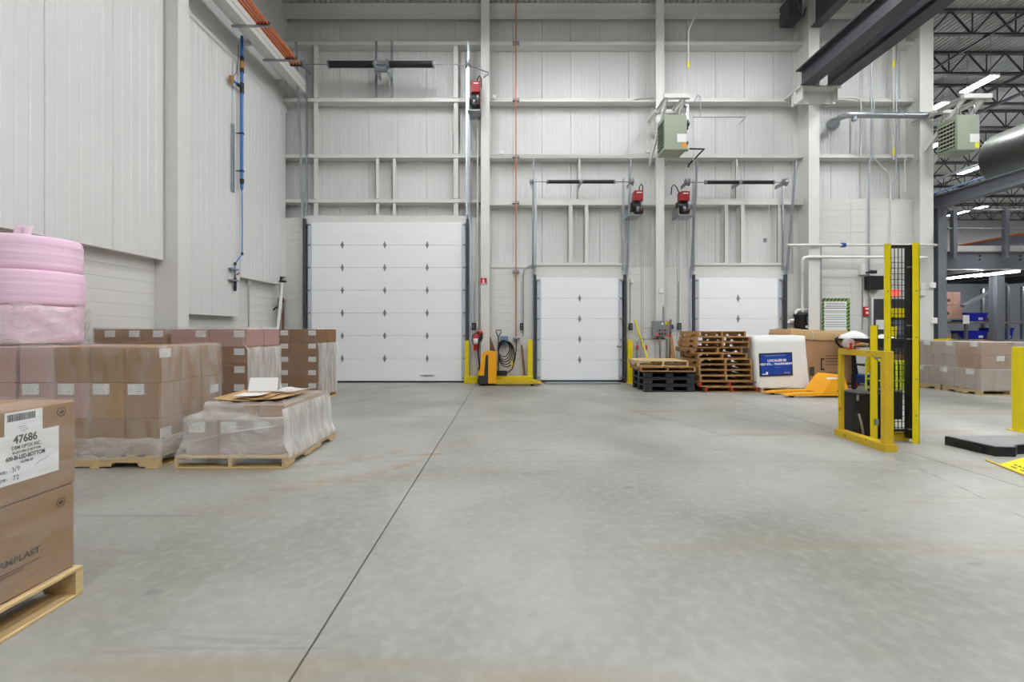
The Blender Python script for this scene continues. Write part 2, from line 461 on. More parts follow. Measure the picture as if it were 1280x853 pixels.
# roof purlins and pipes along the depth in the neighbouring hall
for x in (13.2, 17.6, 24.0): M().bar((x, -8, ZC-.80), (x, 36, ZC-.80), .05).build('bridging', 'dark_steel', ceiling)

# ---- ribbed sheets
def rib_sheet(w, z0, z1, per, depth, key):
    m = M(); n = max(1, round(w/per)); p = w/n; pr = [(.004, .02)]
    for i in range(n):
        x = i*p
        pr += [(x+.005, 0), (x+p*.80, 0), (x+p*.86, depth), (x+p*.94, depth)]
    pr += [(w-.004, 0), (w-.002, .02)]
    vs = []
    for q in pr: vs += [(q[0], q[1], z0), (q[0], q[1], z1)]
    m.add(vs, [(2*i, 2*i+2, 2*i+3, 2*i+1) for i in range(len(pr)-1)])
    b0 = [(0, .02, z0), (w, .02, z0), (w, .08, z0), (0, .08, z0)]
    m.box(.004, w-.004, .021, .08, z0, z1)
    bot = [(q[0], q[1], z0) for q in pr]; m.add(bot, [tuple(range(len(bot)))])
    return meshof(m, key, 'white_panel')

# ---- far wall
wall_back = thing('wall_back', 'tall off-white far wall of ribbed sheets, girts and painted block', None, (0, DW, 0), kind='structure')
box('wall_core', 'wall_core', wall_back, -6.8, 11.42, 12.06, 12.3, 0, 10.4)
sheet = rib_sheet(.80, 2.95, 10.3, .10, .004, 'wall_sheet')
for i in range(22): inst('wall_sheet', sheet, wall_back, (-6.3+i*.80, PANEL_Y, 0), world=True)
def courses(parent, x0, x1, z1, y0=DW, y1=11.95):
    n = round(z1/.2032)
    me = meshof(M().box(x0+.002, x1-.002, y0, y1, .0008, z1/n-.0008, .0035), 'block_course', 'block_paint')
    off = wloc(parent)
    for k in range(n): inst('block_course', me, parent, (-off.x, -off.y, k*z1/n))
for a, b, t in ((352, 381, 272), (582, 602, 272), (611, 668, 334), (781, 821, 334), (829, 869, 334), (978, 1012, 342), (1023, 1064, 253), (1064, 1150, 253)):
    courses(wall_back, PX(a), PX(b), PZ(t))
for a, b, zt in ((667, 782, 331), (868, 979, 331)):
    box('lintel', 'white_paint', wall_back, PX(a), PX(b), DW+.005, 11.95, PZ(352), PZ(zt), .004)
    box('lintel_ledge', 'white_paint', wall_back, PX(a), PX(b), DW-.03, 11.95, PZ(zt+1), PZ(zt-2), .004)
box('lintel', 'white_paint', wall_back, PX(379), PX(584), DW-.03, 11.95, PZ(280), PZ(270), .006)
box('lintel', 'white_paint', wall_back, PX(611), PX(668), DW-.02, 11.95, PZ(335), PZ(331), .004)
def girt(a, b, py, hgt=.095):
    z0 = PZ(py)-hgt/2; z1 = z0+hgt; y0 = DW; y1 = 11.968
    M().prism([(y0,z0),(y1,z0),(y1,z1),(y1-.012,z1),(y1-.012,z0+.012),(y0+.012,z0+.012),(y0+.012,z1),(y0,z1)], 'x', PX(a), PX(b)).build('girt', 'white_paint', wall_back)
for a, b, ys in ((352, 603, (54, 125, 195, 251)), (610, 822, (54, 125, 195.5)), (828, 1012, (54, 125, 195)), (1022, 1150, (54, 125, 195, 251))):
    for y in ys: girt(a, b, y)
girt(610, 822, 252.5, .17); girt(828, 1012, 252, .17)
def mull(px, y0, y1, w=.13):
    x = PX(px); m = M(); y = DW+.01
    m.box(x-w/2, x+w/2, y, y+.012, PZ(y1), PZ(y0)); m.box(x-w/2, x-w/2+.012, y, 11.965, PZ(y1), PZ(y0))
    m.build('mullion', 'white_paint', wall_back)
for px in (394.5, 569.5):
    for a, b in ((57, 122), (128, 192), (198, 248), (254, 270)): mull(px, a, b)
for px in (471.5, 492.5):
    for a, b in ((198, 248), (254, 270)): mull(px, a, b, .1)
for px in (713, 733, 908, 928.5): mull(px, 256, 328, .11)
for px in (724, 921): mull(px, 198.5, 248, .06)
for px in (779, 974): mull(px, 256, 328, .09)
# wide-flange columns
def column(px0, px1, yf, yb, z0=0, z1=10.3):
    x0, x1 = PX(px0, yf), PX(px1, yf); t = .022; xm = (x0+x1)/2
    c = M().box(x0, x1, yf, yf+t, z0, z1, .003).box(x0, x1, yb-t, yb, z0, z1).box(xm-.009, xm+.009, yf+t, yb-t, z0, z1).build('column', 'white_paint', wall_back)
    box('base_plate', 'white_paint', c, x0-.06, x1+.06, yf-.06, 11.69, 0, .02)
column(601, 612, 11.5, 11.96); column(820, 830.5, 11.5, 11.96); column(1011, 1024.5, 11.3, 11.96)
column(1150, 1167, 11.35, 11.96)
box('eave_beam', 'white_paint', wall_back, PX(352), PX(1160), DW+.02, DW+.06, PZ(18), PZ(3))
box('eave_flange', 'white_paint', wall_back, PX(352), PX(1160), DW-.06, DW+.14, PZ(19.6), PZ(18.2))

# ---- side wall
wall_left = thing('wall_left', 'white ribbed side wall above painted block courses', None, (XL, 0, 0), kind='structure')
box('wall_core', 'wall_core', wall_left, -6.9, -6.5, -9, 12.2, 0, 10.4)
for y0, y1 in ((-6, 7.6), (7.86, 11.72)):
    n = 14
    me = meshof(M().box(-.40, -.17, y0+.002, y1-.002, .0008, 2.85/n-.0008, .004), 'block_course', 'block_paint')
    for k in range(n): inst('block_course', me, wall_left, (0, 0, k*2.85/n))
zt = 7.37
def side_sheets(y0, y1, z0, n, key):
    me = rib_sheet((y1-y0)/n, z0, zt, .15, .007, key)
    for i in range(n): inst('wall_sheet', me, wall_left, (XL, y0+i*(y1-y0)/n, 0), (0, 0, math.pi/2), world=True)
side_sheets(-6, 7.58, 2.66, 14, 'side_sheet')
side_sheets(7.9, 9.72, 1.735, 2, 'side_sheet_long')
side_sheets(9.74, 11.42, 2.63, 2, 'side_sheet_end')
box('wall_flashing', 'white_panel', wall_left, XL-.36, XL-.005, 11.42, 11.72, 2.85, zt+.02)
for y0, y1, z in ((-6, 7.58, 2.66), (7.9, 9.72, 1.735), (9.74, 11.42, 2.63)):
    box('drip_edge', 'white_panel', wall_left, XL-.17, XL+.004, y0, y1, z-.02, z, .002)
box('top_flashing', 'white_panel', wall_left, XL-.3, XL-.012, -6, 11.7, zt-.01, zt+.03)
box('upper_sheet', 'white_panel', wall_left, XL-.30, XL-.08, -6, 11.96, zt+.03, 10.3)
c = M(); c.box(-6.25, -5.83, 7.6, 7.86, 0, 10.3, .006)
c.build('column', 'white_paint', wall_left)
# eave channel running along the wall, its struts and the copper-orange pipes on them
eb = thing('trim_1', 'white steel channel beam running high along the side wall', None, (-5.61, 6, 7.81), kind='structure')
M().box(-5.74, -5.50, -4, 11.66, 7.81, 7.83).box(-5.52, -5.50, -4, 11.66, 7.83, 8.10).box(-5.74, -5.50, -4, 11.66, 8.10, 8.12).box(-5.51, -5.485, -4, 11.66, 7.93, 7.99).build('channel', 'white_paint', eb)
M().box(-5.92, -5.74, -4, 11.66, 7.98, 8.0).build('support_shelf', 'white_paint', eb)
for Y in (1.0, 3.5, 6.0, 7.73, 9.8, 11.4): box('outrigger', 'white_paint', eb, -6.1, -5.90, Y-.06, Y+.06, 7.9, 8.0)
for Y in (1.2, 4.2, 7.2, 9.05, 10.2):
    box('strut', 'galvanised', eb, -5.82, -5.02, Y-.02, Y+.02, 7.765, 7.805)
for k, x in enumerate((-5.27, -5.20, -5.13, -5.06)):
    m = M(); z = 7.83
    m.tube([(x, -4, z), (x, 10.46, z)], .022, 8)
    o = m.build('refrigerant_pipe', 'orange_pipe', None, label=['thin orange pipe next to the white beam, innermost of four overhead', 'second orange pipe out from the white beam overhead', 'third orange pipe out from the white beam overhead', 'outermost of the four orange pipes overhead, furthest from the white beam'][k], cat='pipe', group='orange pipes under the roof')
    for Y in (9.05, 10.2, 7.2, 10.44): box('clamp', 'black_metal', o, x-.03, x+.03, Y-.03, Y+.03, z-.026, z+.03)

# ---- neighbouring hall: end wall far behind, partition under the mezzanine
wall_far = box('wall_far', 'far_wall', None, 11, 46, 33, 33.3, 0, 10.4, kind='structure')
wall_right = box('wall_right', 'far_wall', None, 45.6, 45.9, -9, 33.3, 0, 10.4, kind='structure')

# ---- overhead doors
def overhead_door(idx, lab, a, b, yt, yb, nsec, hinges, wallY=DW, lift=None, spring=None, op=None):
    y0 = wallY-.075; y1 = wallY-.025
    x0, x1 = PX(a, y0), PX(b, y0); z1, z0 = PZ(yt, y0), PZ(yb, y0)
    d = thing('door_%d' % idx, lab, None, ((x0+x1)/2, y0, 0), kind='structure')
    h = (z1-z0)/nsec
    m = M(); m.box(x0, x1, y0, y1, .002, h-.003, .006)
    for q in range(1, 4): m.box(x0+.05, x1-.05, y0-.0018, y0+.001, h*q/4-.05, h*q/4+.05, .0012)
    o = wloc(d); m.v = [(v[0]-o.x, v[1]-o.y, v[2]) for v in m.v]
    sec = meshof(m, 'door_section', 'door_white')
    st = meshof(M().box(-.055, .055, -.008, .0, .01, h-.01, .002), 'end_stile', 'galv_bright')
    hg = M()
    hg.prism([(-.042, 0), (0, -.105), (.042, 0), (0, .105)], 'y', -.012, 0).cyl((-.045, -.016, 0), (.045, -.016, 0), .012, 8)
    hme = meshof(hg, 'hinge', 'steel_dull')
    rl = M(); rl.box(-.07, .06, -.02, 0, -.02, .02).cyl((-.12, -.03, 0), (.05, -.03, 0), .010, 8).cyl((-.11, -.03, 0), (-.075, -.03, 0), .028, 12)
    rme = meshof(rl, 'roller', 'steel_dull')
    for k in range(nsec):
        s = inst('door_section', sec, d, (0, 0, z0+k*h))
        for sx, xx in ((-1, x0+.06), (1, x1-.06)):
            inst('end_stile', st, s, (xx-o.x, 0, 0))
        if k:
            for hx in hinges: inst('hinge', hme, d, (PX(hx, y0)-o.x, 0, z0+k*h))
    for k in range(nsec+1):
        zz = z0+k*h if k < nsec else z1-.07
        if k == 0: zz = z0+.08
        inst('roller', rme, d, (x0+.02-o.x, 0, zz)); inst('roller', rme, d, (x1-.02-o.x, 0, zz), (0, 0, math.pi), label=None).location.y = -.045
    # vertical tracks, jamb angles and high-lift rails
    ztop = PZ(lift, 11.3)
    for sx, xx in ((-1, x0), (1, x1)):
        e = xx+sx*.055
        m = M(); m.prism([(e-.03, y0-.09), (e+.03, y0-.09), (e+.03, y0-.02), (e+.025, y0-.02), (e+.025, y0-.085), (e-.025, y0-.085), (e-.025, y0-.02), (e-.03, y0-.02)], 'z', .0, z1+.08)
        m.build('track', 'dark_steel', d)
        e2 = xx+sx*.11
        M().box(e2-.04, e2+.04, wallY-.012, wallY-.001, 0, z1+.3).box(e2-.006, e2+.006, wallY-.14, wallY-.012, 0, z1+.3).build('jamb_angle', 'galv_bright', d)
        M().bar((e2, wallY-.09, z1), (e2, 11.22, ztop), .05, .045).build('lift_rail', 'galvanised', d)
        M().bar((xx+sx*.03, wallY-.06, z1+.2), (xx+sx*.03, wallY-.06, ztop-.35), .05, .03).build('lift_angle', 'galvanised', d)
    box('weather_seal', 'black_rubber', d, x0+.01, x1-.01, y0+.005, y1, z0-.03, z0+.003)
    return d, x0, x1, z0, z1
d1 = overhead_door(1, 'large white sectional overhead door', 384.5, 582, 278, 476.6, 7, (428, 481, 534), lift=55)
d2 = overhead_door(2, 'smaller white sectional dock door between the columns', 671, 778, 347.5, 475.6, 5, (724.5,), lift=201)
d3 = overhead_door(3, 'smaller white sectional dock door behind the pallet stack', 868.5, 977.5, 347.5, 475.6, 5, (922.5,), lift=203)
# door hardware seen only once
M().box(PX(525, 11.6), PX(543, 11.6), 11.60, 11.622, PZ(470, 11.6), PZ(469, 11.6)).build('lift_handle', 'steel_dull', d1[0])
M().box(PX(771, 11.6), PX(779, 11.6), 11.585, 11.622, PZ(434.5, 11.6), PZ(432.5, 11.6)).cyl((PX(777,11.6), 11.57, PZ(433.5,11.6)), (PX(777,11.6), 11.61, PZ(433.5,11.6)), .03, 12).build('slide_lock', 'steel_dull', d2[0])
box('dock_sill', 'steel_dull', floor, PX(680), PX(771), 11.30, 11.66, .0, .03, .006)
for a, b in ((671, 778), ): pass

def torsion(lab, pxs, pxe, py, s0, s1, s2, s3, r, plate, Y=11.28):
    """shaft with two wound springs, drums at the ends, bracket in the middle"""
    t = thing('torsion_spring_assembly', lab, 'door spring', P((pxs+pxe)/2, py+6, Y), group='torsion springs over the doors')
    A, B = P(pxs, py, Y), P(pxe, py, Y)
    M().cyl(A, B, .013, 10).build('shaft', 'steel_dull', t)
    for a, b in ((s0, s1), (s2, s3)):
        p0, p1 = P(a, py, Y), P(b, py, Y)
        n = int((p1.x-p0.x)/.022); m = M(); pts = []
        prof = []
        for i in range(n):
            x = (p1.x-p0.x)*i/n; w = (p1.x-p0.x)/n
            prof += [(r*.90, x), (r, x+w*.5)]
        prof.append((r*.9, p1.x-p0.x))
        m.lathe(p0, prof, 14, 'x').build('spring', 'black_metal', t)
        for q in (p0, p1): M().cyl(q-Vector((.02,0,0)), q+Vector((.02,0,0)), r*1.12, 14).build('cone', 'steel_dull', t)
    for q, sg in ((P(pxs+4, py, Y), 1), (P(pxe-4, py, Y), -1)):
        M().lathe(q-Vector((.05,0,0)), [(.05,0),(.09,.0),(.09,.015),(.06,.03),(.06,.07),(.1,.085),(.1,.1),(.03,.1)], 18, 'x').build('cable_drum', 'steel_dull', t)
        x = q.x
        M().box(x-.006, x+.006, Y-.03, DW, q.z-.06, q.z+.04).build('end_bracket', 'steel_dull', t)
    if plate:
        c0 = P((s1+s2)/2, py, Y)
        M().box(c0.x-.2, c0.x+.2, Y+.02, Y+.05, c0.z-.2, c0.z+.12, .01).box(c0.x-.16, c0.x+.16, Y-.1, Y+.02, c0.z-.16, c0.z-.13).box(c0.x-.16, c0.x-.14, Y-.1, DW, c0.z-.2, c0.z+.1).box(c0.x+.14, c0.x+.16, Y-.1, DW, c0.z-.2, c0.z+.1).build('centre_bracket', 'galvanised', t)
        for px in (470.5, 490): box('hanger_channel', 'galvanised', t, PX(px)-.03, PX(px)+.03, DW-.03, DW-.002, PZ(122), PZ(52))
    else:
        c0 = P((s1+s2)/2, py, Y)
        M().box(c0.x-.012, c0.x+.012, Y-.05, DW, c0.z-.05, c0.z+.05).build('centre_bracket', 'steel_dull', t)
    return t
torsion('thick black torsion springs on a shaft above the large overhead door', 375, 588, 80.5, 411, 468, 486, 542, .085, True)
torsion('thin black torsion spring bar above the dock door left of the control panel', 661, 793, 227.3, 684, 725, 727, 768, .05, False)
torsion('thin black torsion spring bar above the dock door behind the pallet stack', 855, 985, 228, 882, 924, 926, 967, .05, False)

def opener(lab, rx0, rx1, ry0, ry1, bot, pl0, pl1, side, Y=11.22):
    t = thing('door_opener', lab, 'motor', P((rx0+rx1)/2, bot+3, Y+.15), group='red door openers')
    a, b = P(rx0, ry0, Y), P(rx1, ry1, Y)
    red = box('cover', 'red_case', t, a.x, b.x, Y-.02, Y+.24, b.z, a.z, .012)
    box('nameplate', 'white_plastic', red, a.x+.05, b.x-.04, Y-.026, Y-.02, a.z-.075, a.z-.05)
    zc = P(0, (ry1+bot)/2+1, Y).z
    M().cyl((a.x-.05, Y+.10, zc+.05), (b.x-.01, Y+.10, zc+.05), .095, 16).cyl((a.x+.02, Y+.06, zc-.07), (b.x, Y+.06, zc-.07), .085, 16).box(a.x-.03, b.x-.02, Y+.05, Y+.3, b.z-.22, b.z+.02, .01).build('motor', 'black_metal', t)
    M().cyl((b.x-.08, Y-.012, zc+.05), (b.x-.03, Y-.012, zc+.05), .1, 16).cyl((a.x+.05, Y+.0, zc-.04), (a.x+.11, Y+.0, zc-.04), .07, 14).build('band', 'steel_dull', t)
    M().cyl((b.x-.06, Y-.03, zc-.06), (b.x-.06, Y-.0, zc-.06), .022, 10).build('brake_knob', 'red_paint', t)
    p0, p1 = P(pl0, bot, Y), P(pl1, bot+4, Y)
    M().box(p0.x, p1.x, Y-.05, Y+.45, p1.z, p1.z+.012).box(min(p0.x,p1.x), min(p0.x,p1.x)+.012, Y+.0, Y+.45, p1.z, p1.z+.22).build('mounting_plate', 'galvanised', t)
    pts = []
    x0, x1 = (b.x-.06, b.x-.02) if side < 0 else (a.x+.03, a.x-.16)
    c = [(x0 if side > 0 else a.x+.13, Y+.05, a.z-.01), ]
    if side > 0: pts = [(a.x, Y+.08, a.z-.05), (a.x-.08, Y+.08, a.z+.13), (a.x-.14, Y+.1, a.z+.2), (a.x-.19, Y+.12, a.z+.14), (a.x-.2, Y+.14, a.z-.05)]
    else: pts = [(b.x-.09, Y+.08, a.z-.02), (b.x-.07, Y+.08, a.z+.12), (b.x-.02, Y+.1, a.z+.2), (b.x+.025, Y+.12, a.z+.14), (b.x+.03, Y+.14, a.z-.1)]
    M().tube(pts, .014, 8).build('flex_cable', 'black_rubber', t)
    return t
o1 = opener('red and black door opener beside the column at the large overhead door', 589, 600, 101.5, 115.5, 135, 585, 601, -1)
pA = P(583, 80.5, 11.28); pB = P(611, 91, 11.45)
M().bar(pA, pB, .035, .02).build('brace_bar', 'steel_dull', o1)
M().bar(pB, P(604, 97, 11.49), .03, .02).build('brace_bar', 'steel_dull', o1)
opener('red door opener left of the middle column, beneath the green heater', 793, 804, 238, 251, 266, 786, 801, -1)
opener('red door opener right of the middle column, beneath the green heater', 851, 862, 239, 251, 266, 848, 868, 1)
# chain drops below the openers
for px, a, b, lab in ((587.5, 139, 415, 'thin hand chain hanging beside the large overhead door'), (801.5, 269, 470, 'thin hand chain hanging below the opener nearest the yellow leaning pole'), (846.5, 269, 470, 'thin hand chain hanging down beside the dock door at the pallet stack')):
    p0, p1 = P(px, a, 11.4), P(px, b, 11.4)
    M().tube([p0, p1, p1+Vector((.025,0,-.02)), p1+Vector((.05,0,0)), p0+Vector((.05,0,0))], .006, 5).build('hand_chain', 'steel_dull', None, label=lab, cat='chain')
for px, a, b in ((597, 140, 410), (795, 270, 330), (862.5, 270, 328), (585.5, 55, 140)):
    M().cyl(P(px, a, 11.6), P(px, b, 11.6), .022, 8).build('lift_tube', 'white_paint', wall_back)
# ================================================================== pallets and loads
_pc = {}
def pallet(x, y, z, w, d, rz, label, group, mt='wood_worn', h=.125, nb=7, ends=None):
    key = (round(w,3), round(d,3), mt, h, nb)
    if key not in _pc:
        t = .018
        wide = meshof(M().box(-w/2, w/2, -.07, .07, 0, t, .003), 'deck_board', mt)
        slim = meshof(M().box(-w/2, w/2, -.045, .045, 0, t, .003), 'deck_board', mt)
        hs = h-2*t; n0, n1 = d*.16, d*.36; nh = hs*.42
        poly = [(-d/2, 0), (-n1, 0), (-n1+.02, nh), (-n0-.02, nh), (-n0, 0), (n0, 0), (n0+.02, nh), (n1-.02, nh), (n1, 0), (d/2, 0), (d/2, hs), (-d/2, hs)]
        st = meshof(M().prism(poly, 'x', -.02, .02), 'stringer', mt)
        ec = meshof(M().box(-.0205, .0205, -.004, .004, .001, hs-.001), 'paint_mark', 'red_paint')
        _pc[key] = (wide, slim, st, t, ec)
    wide, slim, st, t, ec = _pc[key]
    p = thing('wooden_pallet', label, 'pallet', (x, y, z), rz, group)
    for i in range(nb):
        f = i/(nb-1); yy = -d/2+.07+f*(d-.14)
        b = inst('deck_board', wide if i in (0, nb-1) else slim, p, (random.uniform(-.006,.006), yy+(0 if i in (0,nb-1) else random.uniform(-.01,.01)), h-t), (0,0,random.uniform(-.006,.006)))
    for xx in (-w/2+.02, 0, w/2-.02):
        s = inst('stringer', st, p, (xx, 0, t))
        if ends: inst('paint_mark', ec, s, (0, -d/2-.002, 0))
    for yy in (-d/2+.07, -d*.05, d/2-.07):
        inst('bottom_board', slim if abs(yy) < .2 else wide, p, (random.uniform(-.006,.006), yy, 0))
    return p

lab_me = meshof(M().box(-.075, .075, -.001, .001, -.048, .048), 'shipping_label', 'label_paper')
lab_big = meshof(M().box(-.085, .085, -.001, .001, -.056, .056), 'shipping_label', 'label_paper')
def loft(rings, seg=9, R=.03, jit=.006, top=True):
    m = M(); rr = []
    for (z, x0, x1, y0, y1) in rings:
        pts = []
        cs = [(x1-R, y0+R, -90), (x1-R, y1-R, 0), (x0+R, y1-R, 90), (x0+R, y0+R, 180)]
        for k, (cx, cy, a) in enumerate(cs):
            for q in range(4):
                t = math.radians(a+30*q); pts.append((cx+R*math.cos(t), cy+R*math.sin(t)))
            nx, ny, na = cs[(k+1) % 4]
            e = (cx+R*math.cos(math.radians(a+90)), cy+R*math.sin(math.radians(a+90)))
            f = (nx+R*math.cos(math.radians(na)), ny+R*math.sin(math.radians(na)))
            for q in range(1, seg): pts.append((e[0]+(f[0]-e[0])*q/seg, e[1]+(f[1]-e[1])*q/seg))
        mx, my = (x0+x1)/2, (y0+y1)/2
        row = []
        for (a, b) in pts:
            d = Vector((a-mx, b-my)); d.normalize(); j = random.uniform(0, jit)
            row.append((a+d.x*j, b+d.y*j, z+random.uniform(-jit, jit)))
        rr.append(row)
    n = len(rr[0]); vs = [v for r in rr for v in r]; fs = []
    for i in range(len(rr)-1):
        for j in range(n): fs.append((i*n+j, i*n+(j+1) % n, (i+1)*n+(j+1) % n, (i+1)*n+j))
    m.add(vs, fs, True)
    if top: m.add(rr[-1], [tuple(range(n))])
    return m
def load(label, cat, X0, X1, Y0, Y1, z0, z1, nx, ny, nz, mfn, lfn, filmname='film', group=None, rings=None, name='wrapped_carton_load', top=True, vis='R', lm=None):
    t = thing(name, label, cat, ((X0+X1)/2, (Y0+Y1)/2, z0), group=group)
    w, d, h = (X1-X0)/nx, (Y1-Y0)/ny, (z1-z0)/nz; o = wloc(t); ms = {}
    for k in range(nz):
        for j in range(ny):
            for i in range(nx):
                side = (i == nx-1) if vis == 'R' else (i == 0)
                if not (side or j == 0 or k == nz-1): continue
                mt = mfn(i, j, k)
                if mt not in ms: ms[mt] = meshof(M().box(-w/2+.003, w/2-.003, -d/2+.003, d/2-.003, .001, h-.002, .006), 'carton', mt)
                c = inst('carton', ms[mt], t, (X0+w*(i+.5)-o.x+random.uniform(-.003,.003), Y0+d*(j+.5)-o.y+random.uniform(-.003,.003), k*h))
                for (face, u, v, big) in lfn(i, j, k):
                    me = lab_big if big else lab_me
                    if face == 'F': inst('shipping_label', me, c, (u*w, -d/2-.001, v*h), (0, random.uniform(-.02,.02), 0))
                    elif face == 'R': inst('shipping_label', me, c, (w/2+.001, u*d, v*h), (0, 0, math.pi/2))
                    else: inst('shipping_label', me, c, (-w/2-.001, u*d, v*h), (0, 0, math.pi/2))
    g = .014
    if rings is None:
        n = 9
        rings = [(z0-.03+(z1+g-z0+.03)*q/n, X0-g, X1+g, Y0-g, Y1+g) for q in range(n+1)]
        rings.append((z1+g+.002, X0+.10, X1-.10, Y0+.10, Y1-.10))
    if filmname:
        loft(rings, top=False).build('stretch_film', filmname, t)
    return t

none = lambda i, j, k: []
# ---- big carton load standing nearest the camera, at the picture's edge
bx0, bx1, by0, by1 = -3.45, -2.31, 1.06, 2.30
pallet((bx0+bx1)/2-.0, (by0+by1)/2, 0, by1-by0+.03, bx1-bx0+.05, math.pi/2, 'pale wooden pallet under the large cartons in the near corner', 'pallets under wrapped loads', 'wood_pale', .155)
t = thing('carton_stack', 'two large tan cartons with a 47686 paper label, near corner of the floor', 'boxes', ((bx0+bx1)/2, (by0+by1)/2, .157))
zs = .598
lower = box('carton', 'cardboard', t, bx0+.004, bx1-.004, by0, by1, .158, zs, .008)
upper = box('carton', 'cardboard', t, bx0+.002, bx1, by0, by1, zs+.004, 1.04, .008)
fx = bx1+.0015; E = (math.pi/2, 0, math.pi/2)
box('packing_slip', 'paper', upper, fx-.001, fx+.0005, 1.925, 2.212, .695, .922)
box('barcode_label', 'paper', upper, fx-.001, fx+.0003, 1.975, 2.135, .90, 1.028)
bars = M(); yy = 1.985; random.seed(3)
while yy < 2.10:
    wd = random.choice((.0012, .0018, .003)); bars.box(fx, fx+.0008, yy, yy+wd, .985, 1.018); yy += wd+random.choice((.0014, .0022))
bars.build('barcode', 'ink', upper, kind='stuff')
random.seed(11)
tx = fx+.001
def slip(s, y, z, size, bold=0.0, align='CENTER', m='ink', rx=0, sx=.8):
    text('print', s, size, (tx, y, z), (math.pi/2, rx, math.pi/2), m, upper, align, bold, sx=sx)
slip('47686', 2.06, .880, .052, .0013, sx=.78); slip('DBM OPTIX INC.', 2.065, .852, .0235, .0003, sx=.72); slip('BI-LED-OEN 12 BOTTOM', 2.065, .832, .016, .0002, sx=.68)
slip('600-BI-LED-BOTTOM', 2.062, .804, .0275, .0006, sx=.66); slip('16396-01', 2.065, .782, .019, .0003)
slip('DATE :', 1.985, .752, .018, .0003, 'RIGHT'); slip('QTE :', 1.985, .716, .018, .0003, 'RIGHT'); slip('3/9', 2.02, .75, .034, 0, 'CENTER', 'ink_grey', -.1); slip('72', 2.02, .710, .034, 0, 'CENTER', 'ink_grey', -.1)
for k in range(4): box('print_rule', 'ink_grey', upper, tx-.0006, tx, 2.03+.005*k, 2.06+.006*(k % 3), .955-.009*k, .957-.009*k)
M().tube([(tx, 2.10, .755), (tx, 2.12, .768), (tx, 2.14, .775), (tx, 2.165, .778)], .0012, 5).build('signature', 'ink_grey', upper)
def emblem(par, y, z):
    m = M(); m.tube([(tx, y+.021*math.cos(a*math.pi/12), z+.021*math.sin(a*math.pi/12)) for a in range(24)], .0013, 5, True)
    m.prism([(y-.011, z-.004), (y-.006, z+.006), (y, z+.001), (y+.006, z+.010), (y+.012, z-.002), (y, z-.009)], 'x', tx-.001, tx)
    m.build('emblem', 'carton_ink', par)
emblem(upper, 2.225, .990); emblem(lower, 2.222, .525)
text('print', 'FORMPLAST.', .043, (fx, 2.135, .322), E, 'carton_ink', lower, 'RIGHT', .0008)
box('print_rule', 'carton_ink', lower, fx-.001, fx+.0002, 1.90, 2.13, .290, .293)
box('print_rule', 'carton_ink', lower, fx-.001, fx+.0002, 1.90, 2.05, .277, .279)
loft([(.12, bx0-.012, bx1+.012, by0-.012, by1+.012)] + [(.2+.09*q, bx0-.008, bx1+.008, by0-.008, by1+.008) for q in range(10)] + [(1.052, bx0-.004, bx1+.005, by0-.004, by1+.004), (1.055, bx0+.12, bx1-.12, by0+.12, by1-.12)], jit=.003, top=False).build('stretch_film', 'film_thin', t)

# ---- wide wrapped load with pink rolls on it
A0, A1, AY0, AY1 = -5.02, -3.58, 4.42, 5.33
pallet(-4.30, 4.90, 0, 1.0, 1.46, math.pi/2, 'wooden pallet with notched stringers under the wide wrapped carton load', 'pallets under wrapped loads', 'wood_pale', .13)
load('wide stretch-wrapped load of tan cartons, white labels along its middle row', 'boxes', A0, A1, AY0, AY1, .132, 1.24, 4, 3, 3,
     lambda i, j, k: ('cardboard_mauve', 'cardboard_mauve', 'cardboard_ochre', 'cardboard_amber')[i] if k == 1 else ('cardboard_mauve', 'cardboard_amber', 'cardboard_amber', 'cardboard_amber')[i] if k == 2 else 'cardboard_amber',
     lambda i, j, k: ([('F', -.16, .82, True)] if (j == 0 and k == 1) else []) + ([('R', -.25, .82, False)] if (i == 3 and k == 2 and j == 0) else []) + ([('R', .2, .55, False)] if (i == 3 and k == 1 and j == 2) else []) + ([('R', -.25, .6, False)] if (i == 3 and k == 0 and j == 0) else []),
     'film')
pallet(-5.53, 4.90, 0, 1.0, .94, math.pi/2, 'wooden pallet under the wrapped load against the side wall, beneath pink rolls', 'pallets under wrapped loads', 'wood_worn', .13)
load('stretch-wrapped pinkish cartons under the pink rolls beside the ribbed wall', 'boxes', -5.98, -5.06, AY0, AY1, .132, 1.24, 2, 3, 3, lambda i, j, k: 'cardboard_mauve',
     lambda i, j, k: [('F', -.1, .82, True)] if (j == 0 and k == 1) else [], 'film')
par = [o for o in bpy.data.objects if str(o.get('label', '')).startswith('wide stretch')][0]
random.seed(31)
loft([(.085, A0-.008, A1+.022, AY0-.022, AY1+.02), (.14, A0-.008, A1+.026, AY0-.028, AY1+.02), (.2, A0-.008, A1+.024, AY0-.024, AY1+.02), (.26, A0-.008, A1+.022, AY0-.022, AY1+.02), (.31, A0-.008, A1+.020, AY0-.020, AY1+.02)], 16, .03, .012, top=False).build('film_skirt', 'film_low', par)
m = M(); rows = []
for q in range(9):
    z_ = .30+.96*q/8; rows.append([(A1+.020+random.uniform(0, .008), AY0-.01+(AY1-AY0+.03)*k/16, z_) for k in range(17)])
m.add([v for r in rows for v in r], [(i*17+k, i*17+k+1, (i+1)*17+k+1, (i+1)*17+k) for i in range(8) for k in range(16)], True); m.build('added_flank_film', 'film', par)  # extra sheet added so this flank looks whiter
rc = Vector((-5.46, 4.97, 1.262))
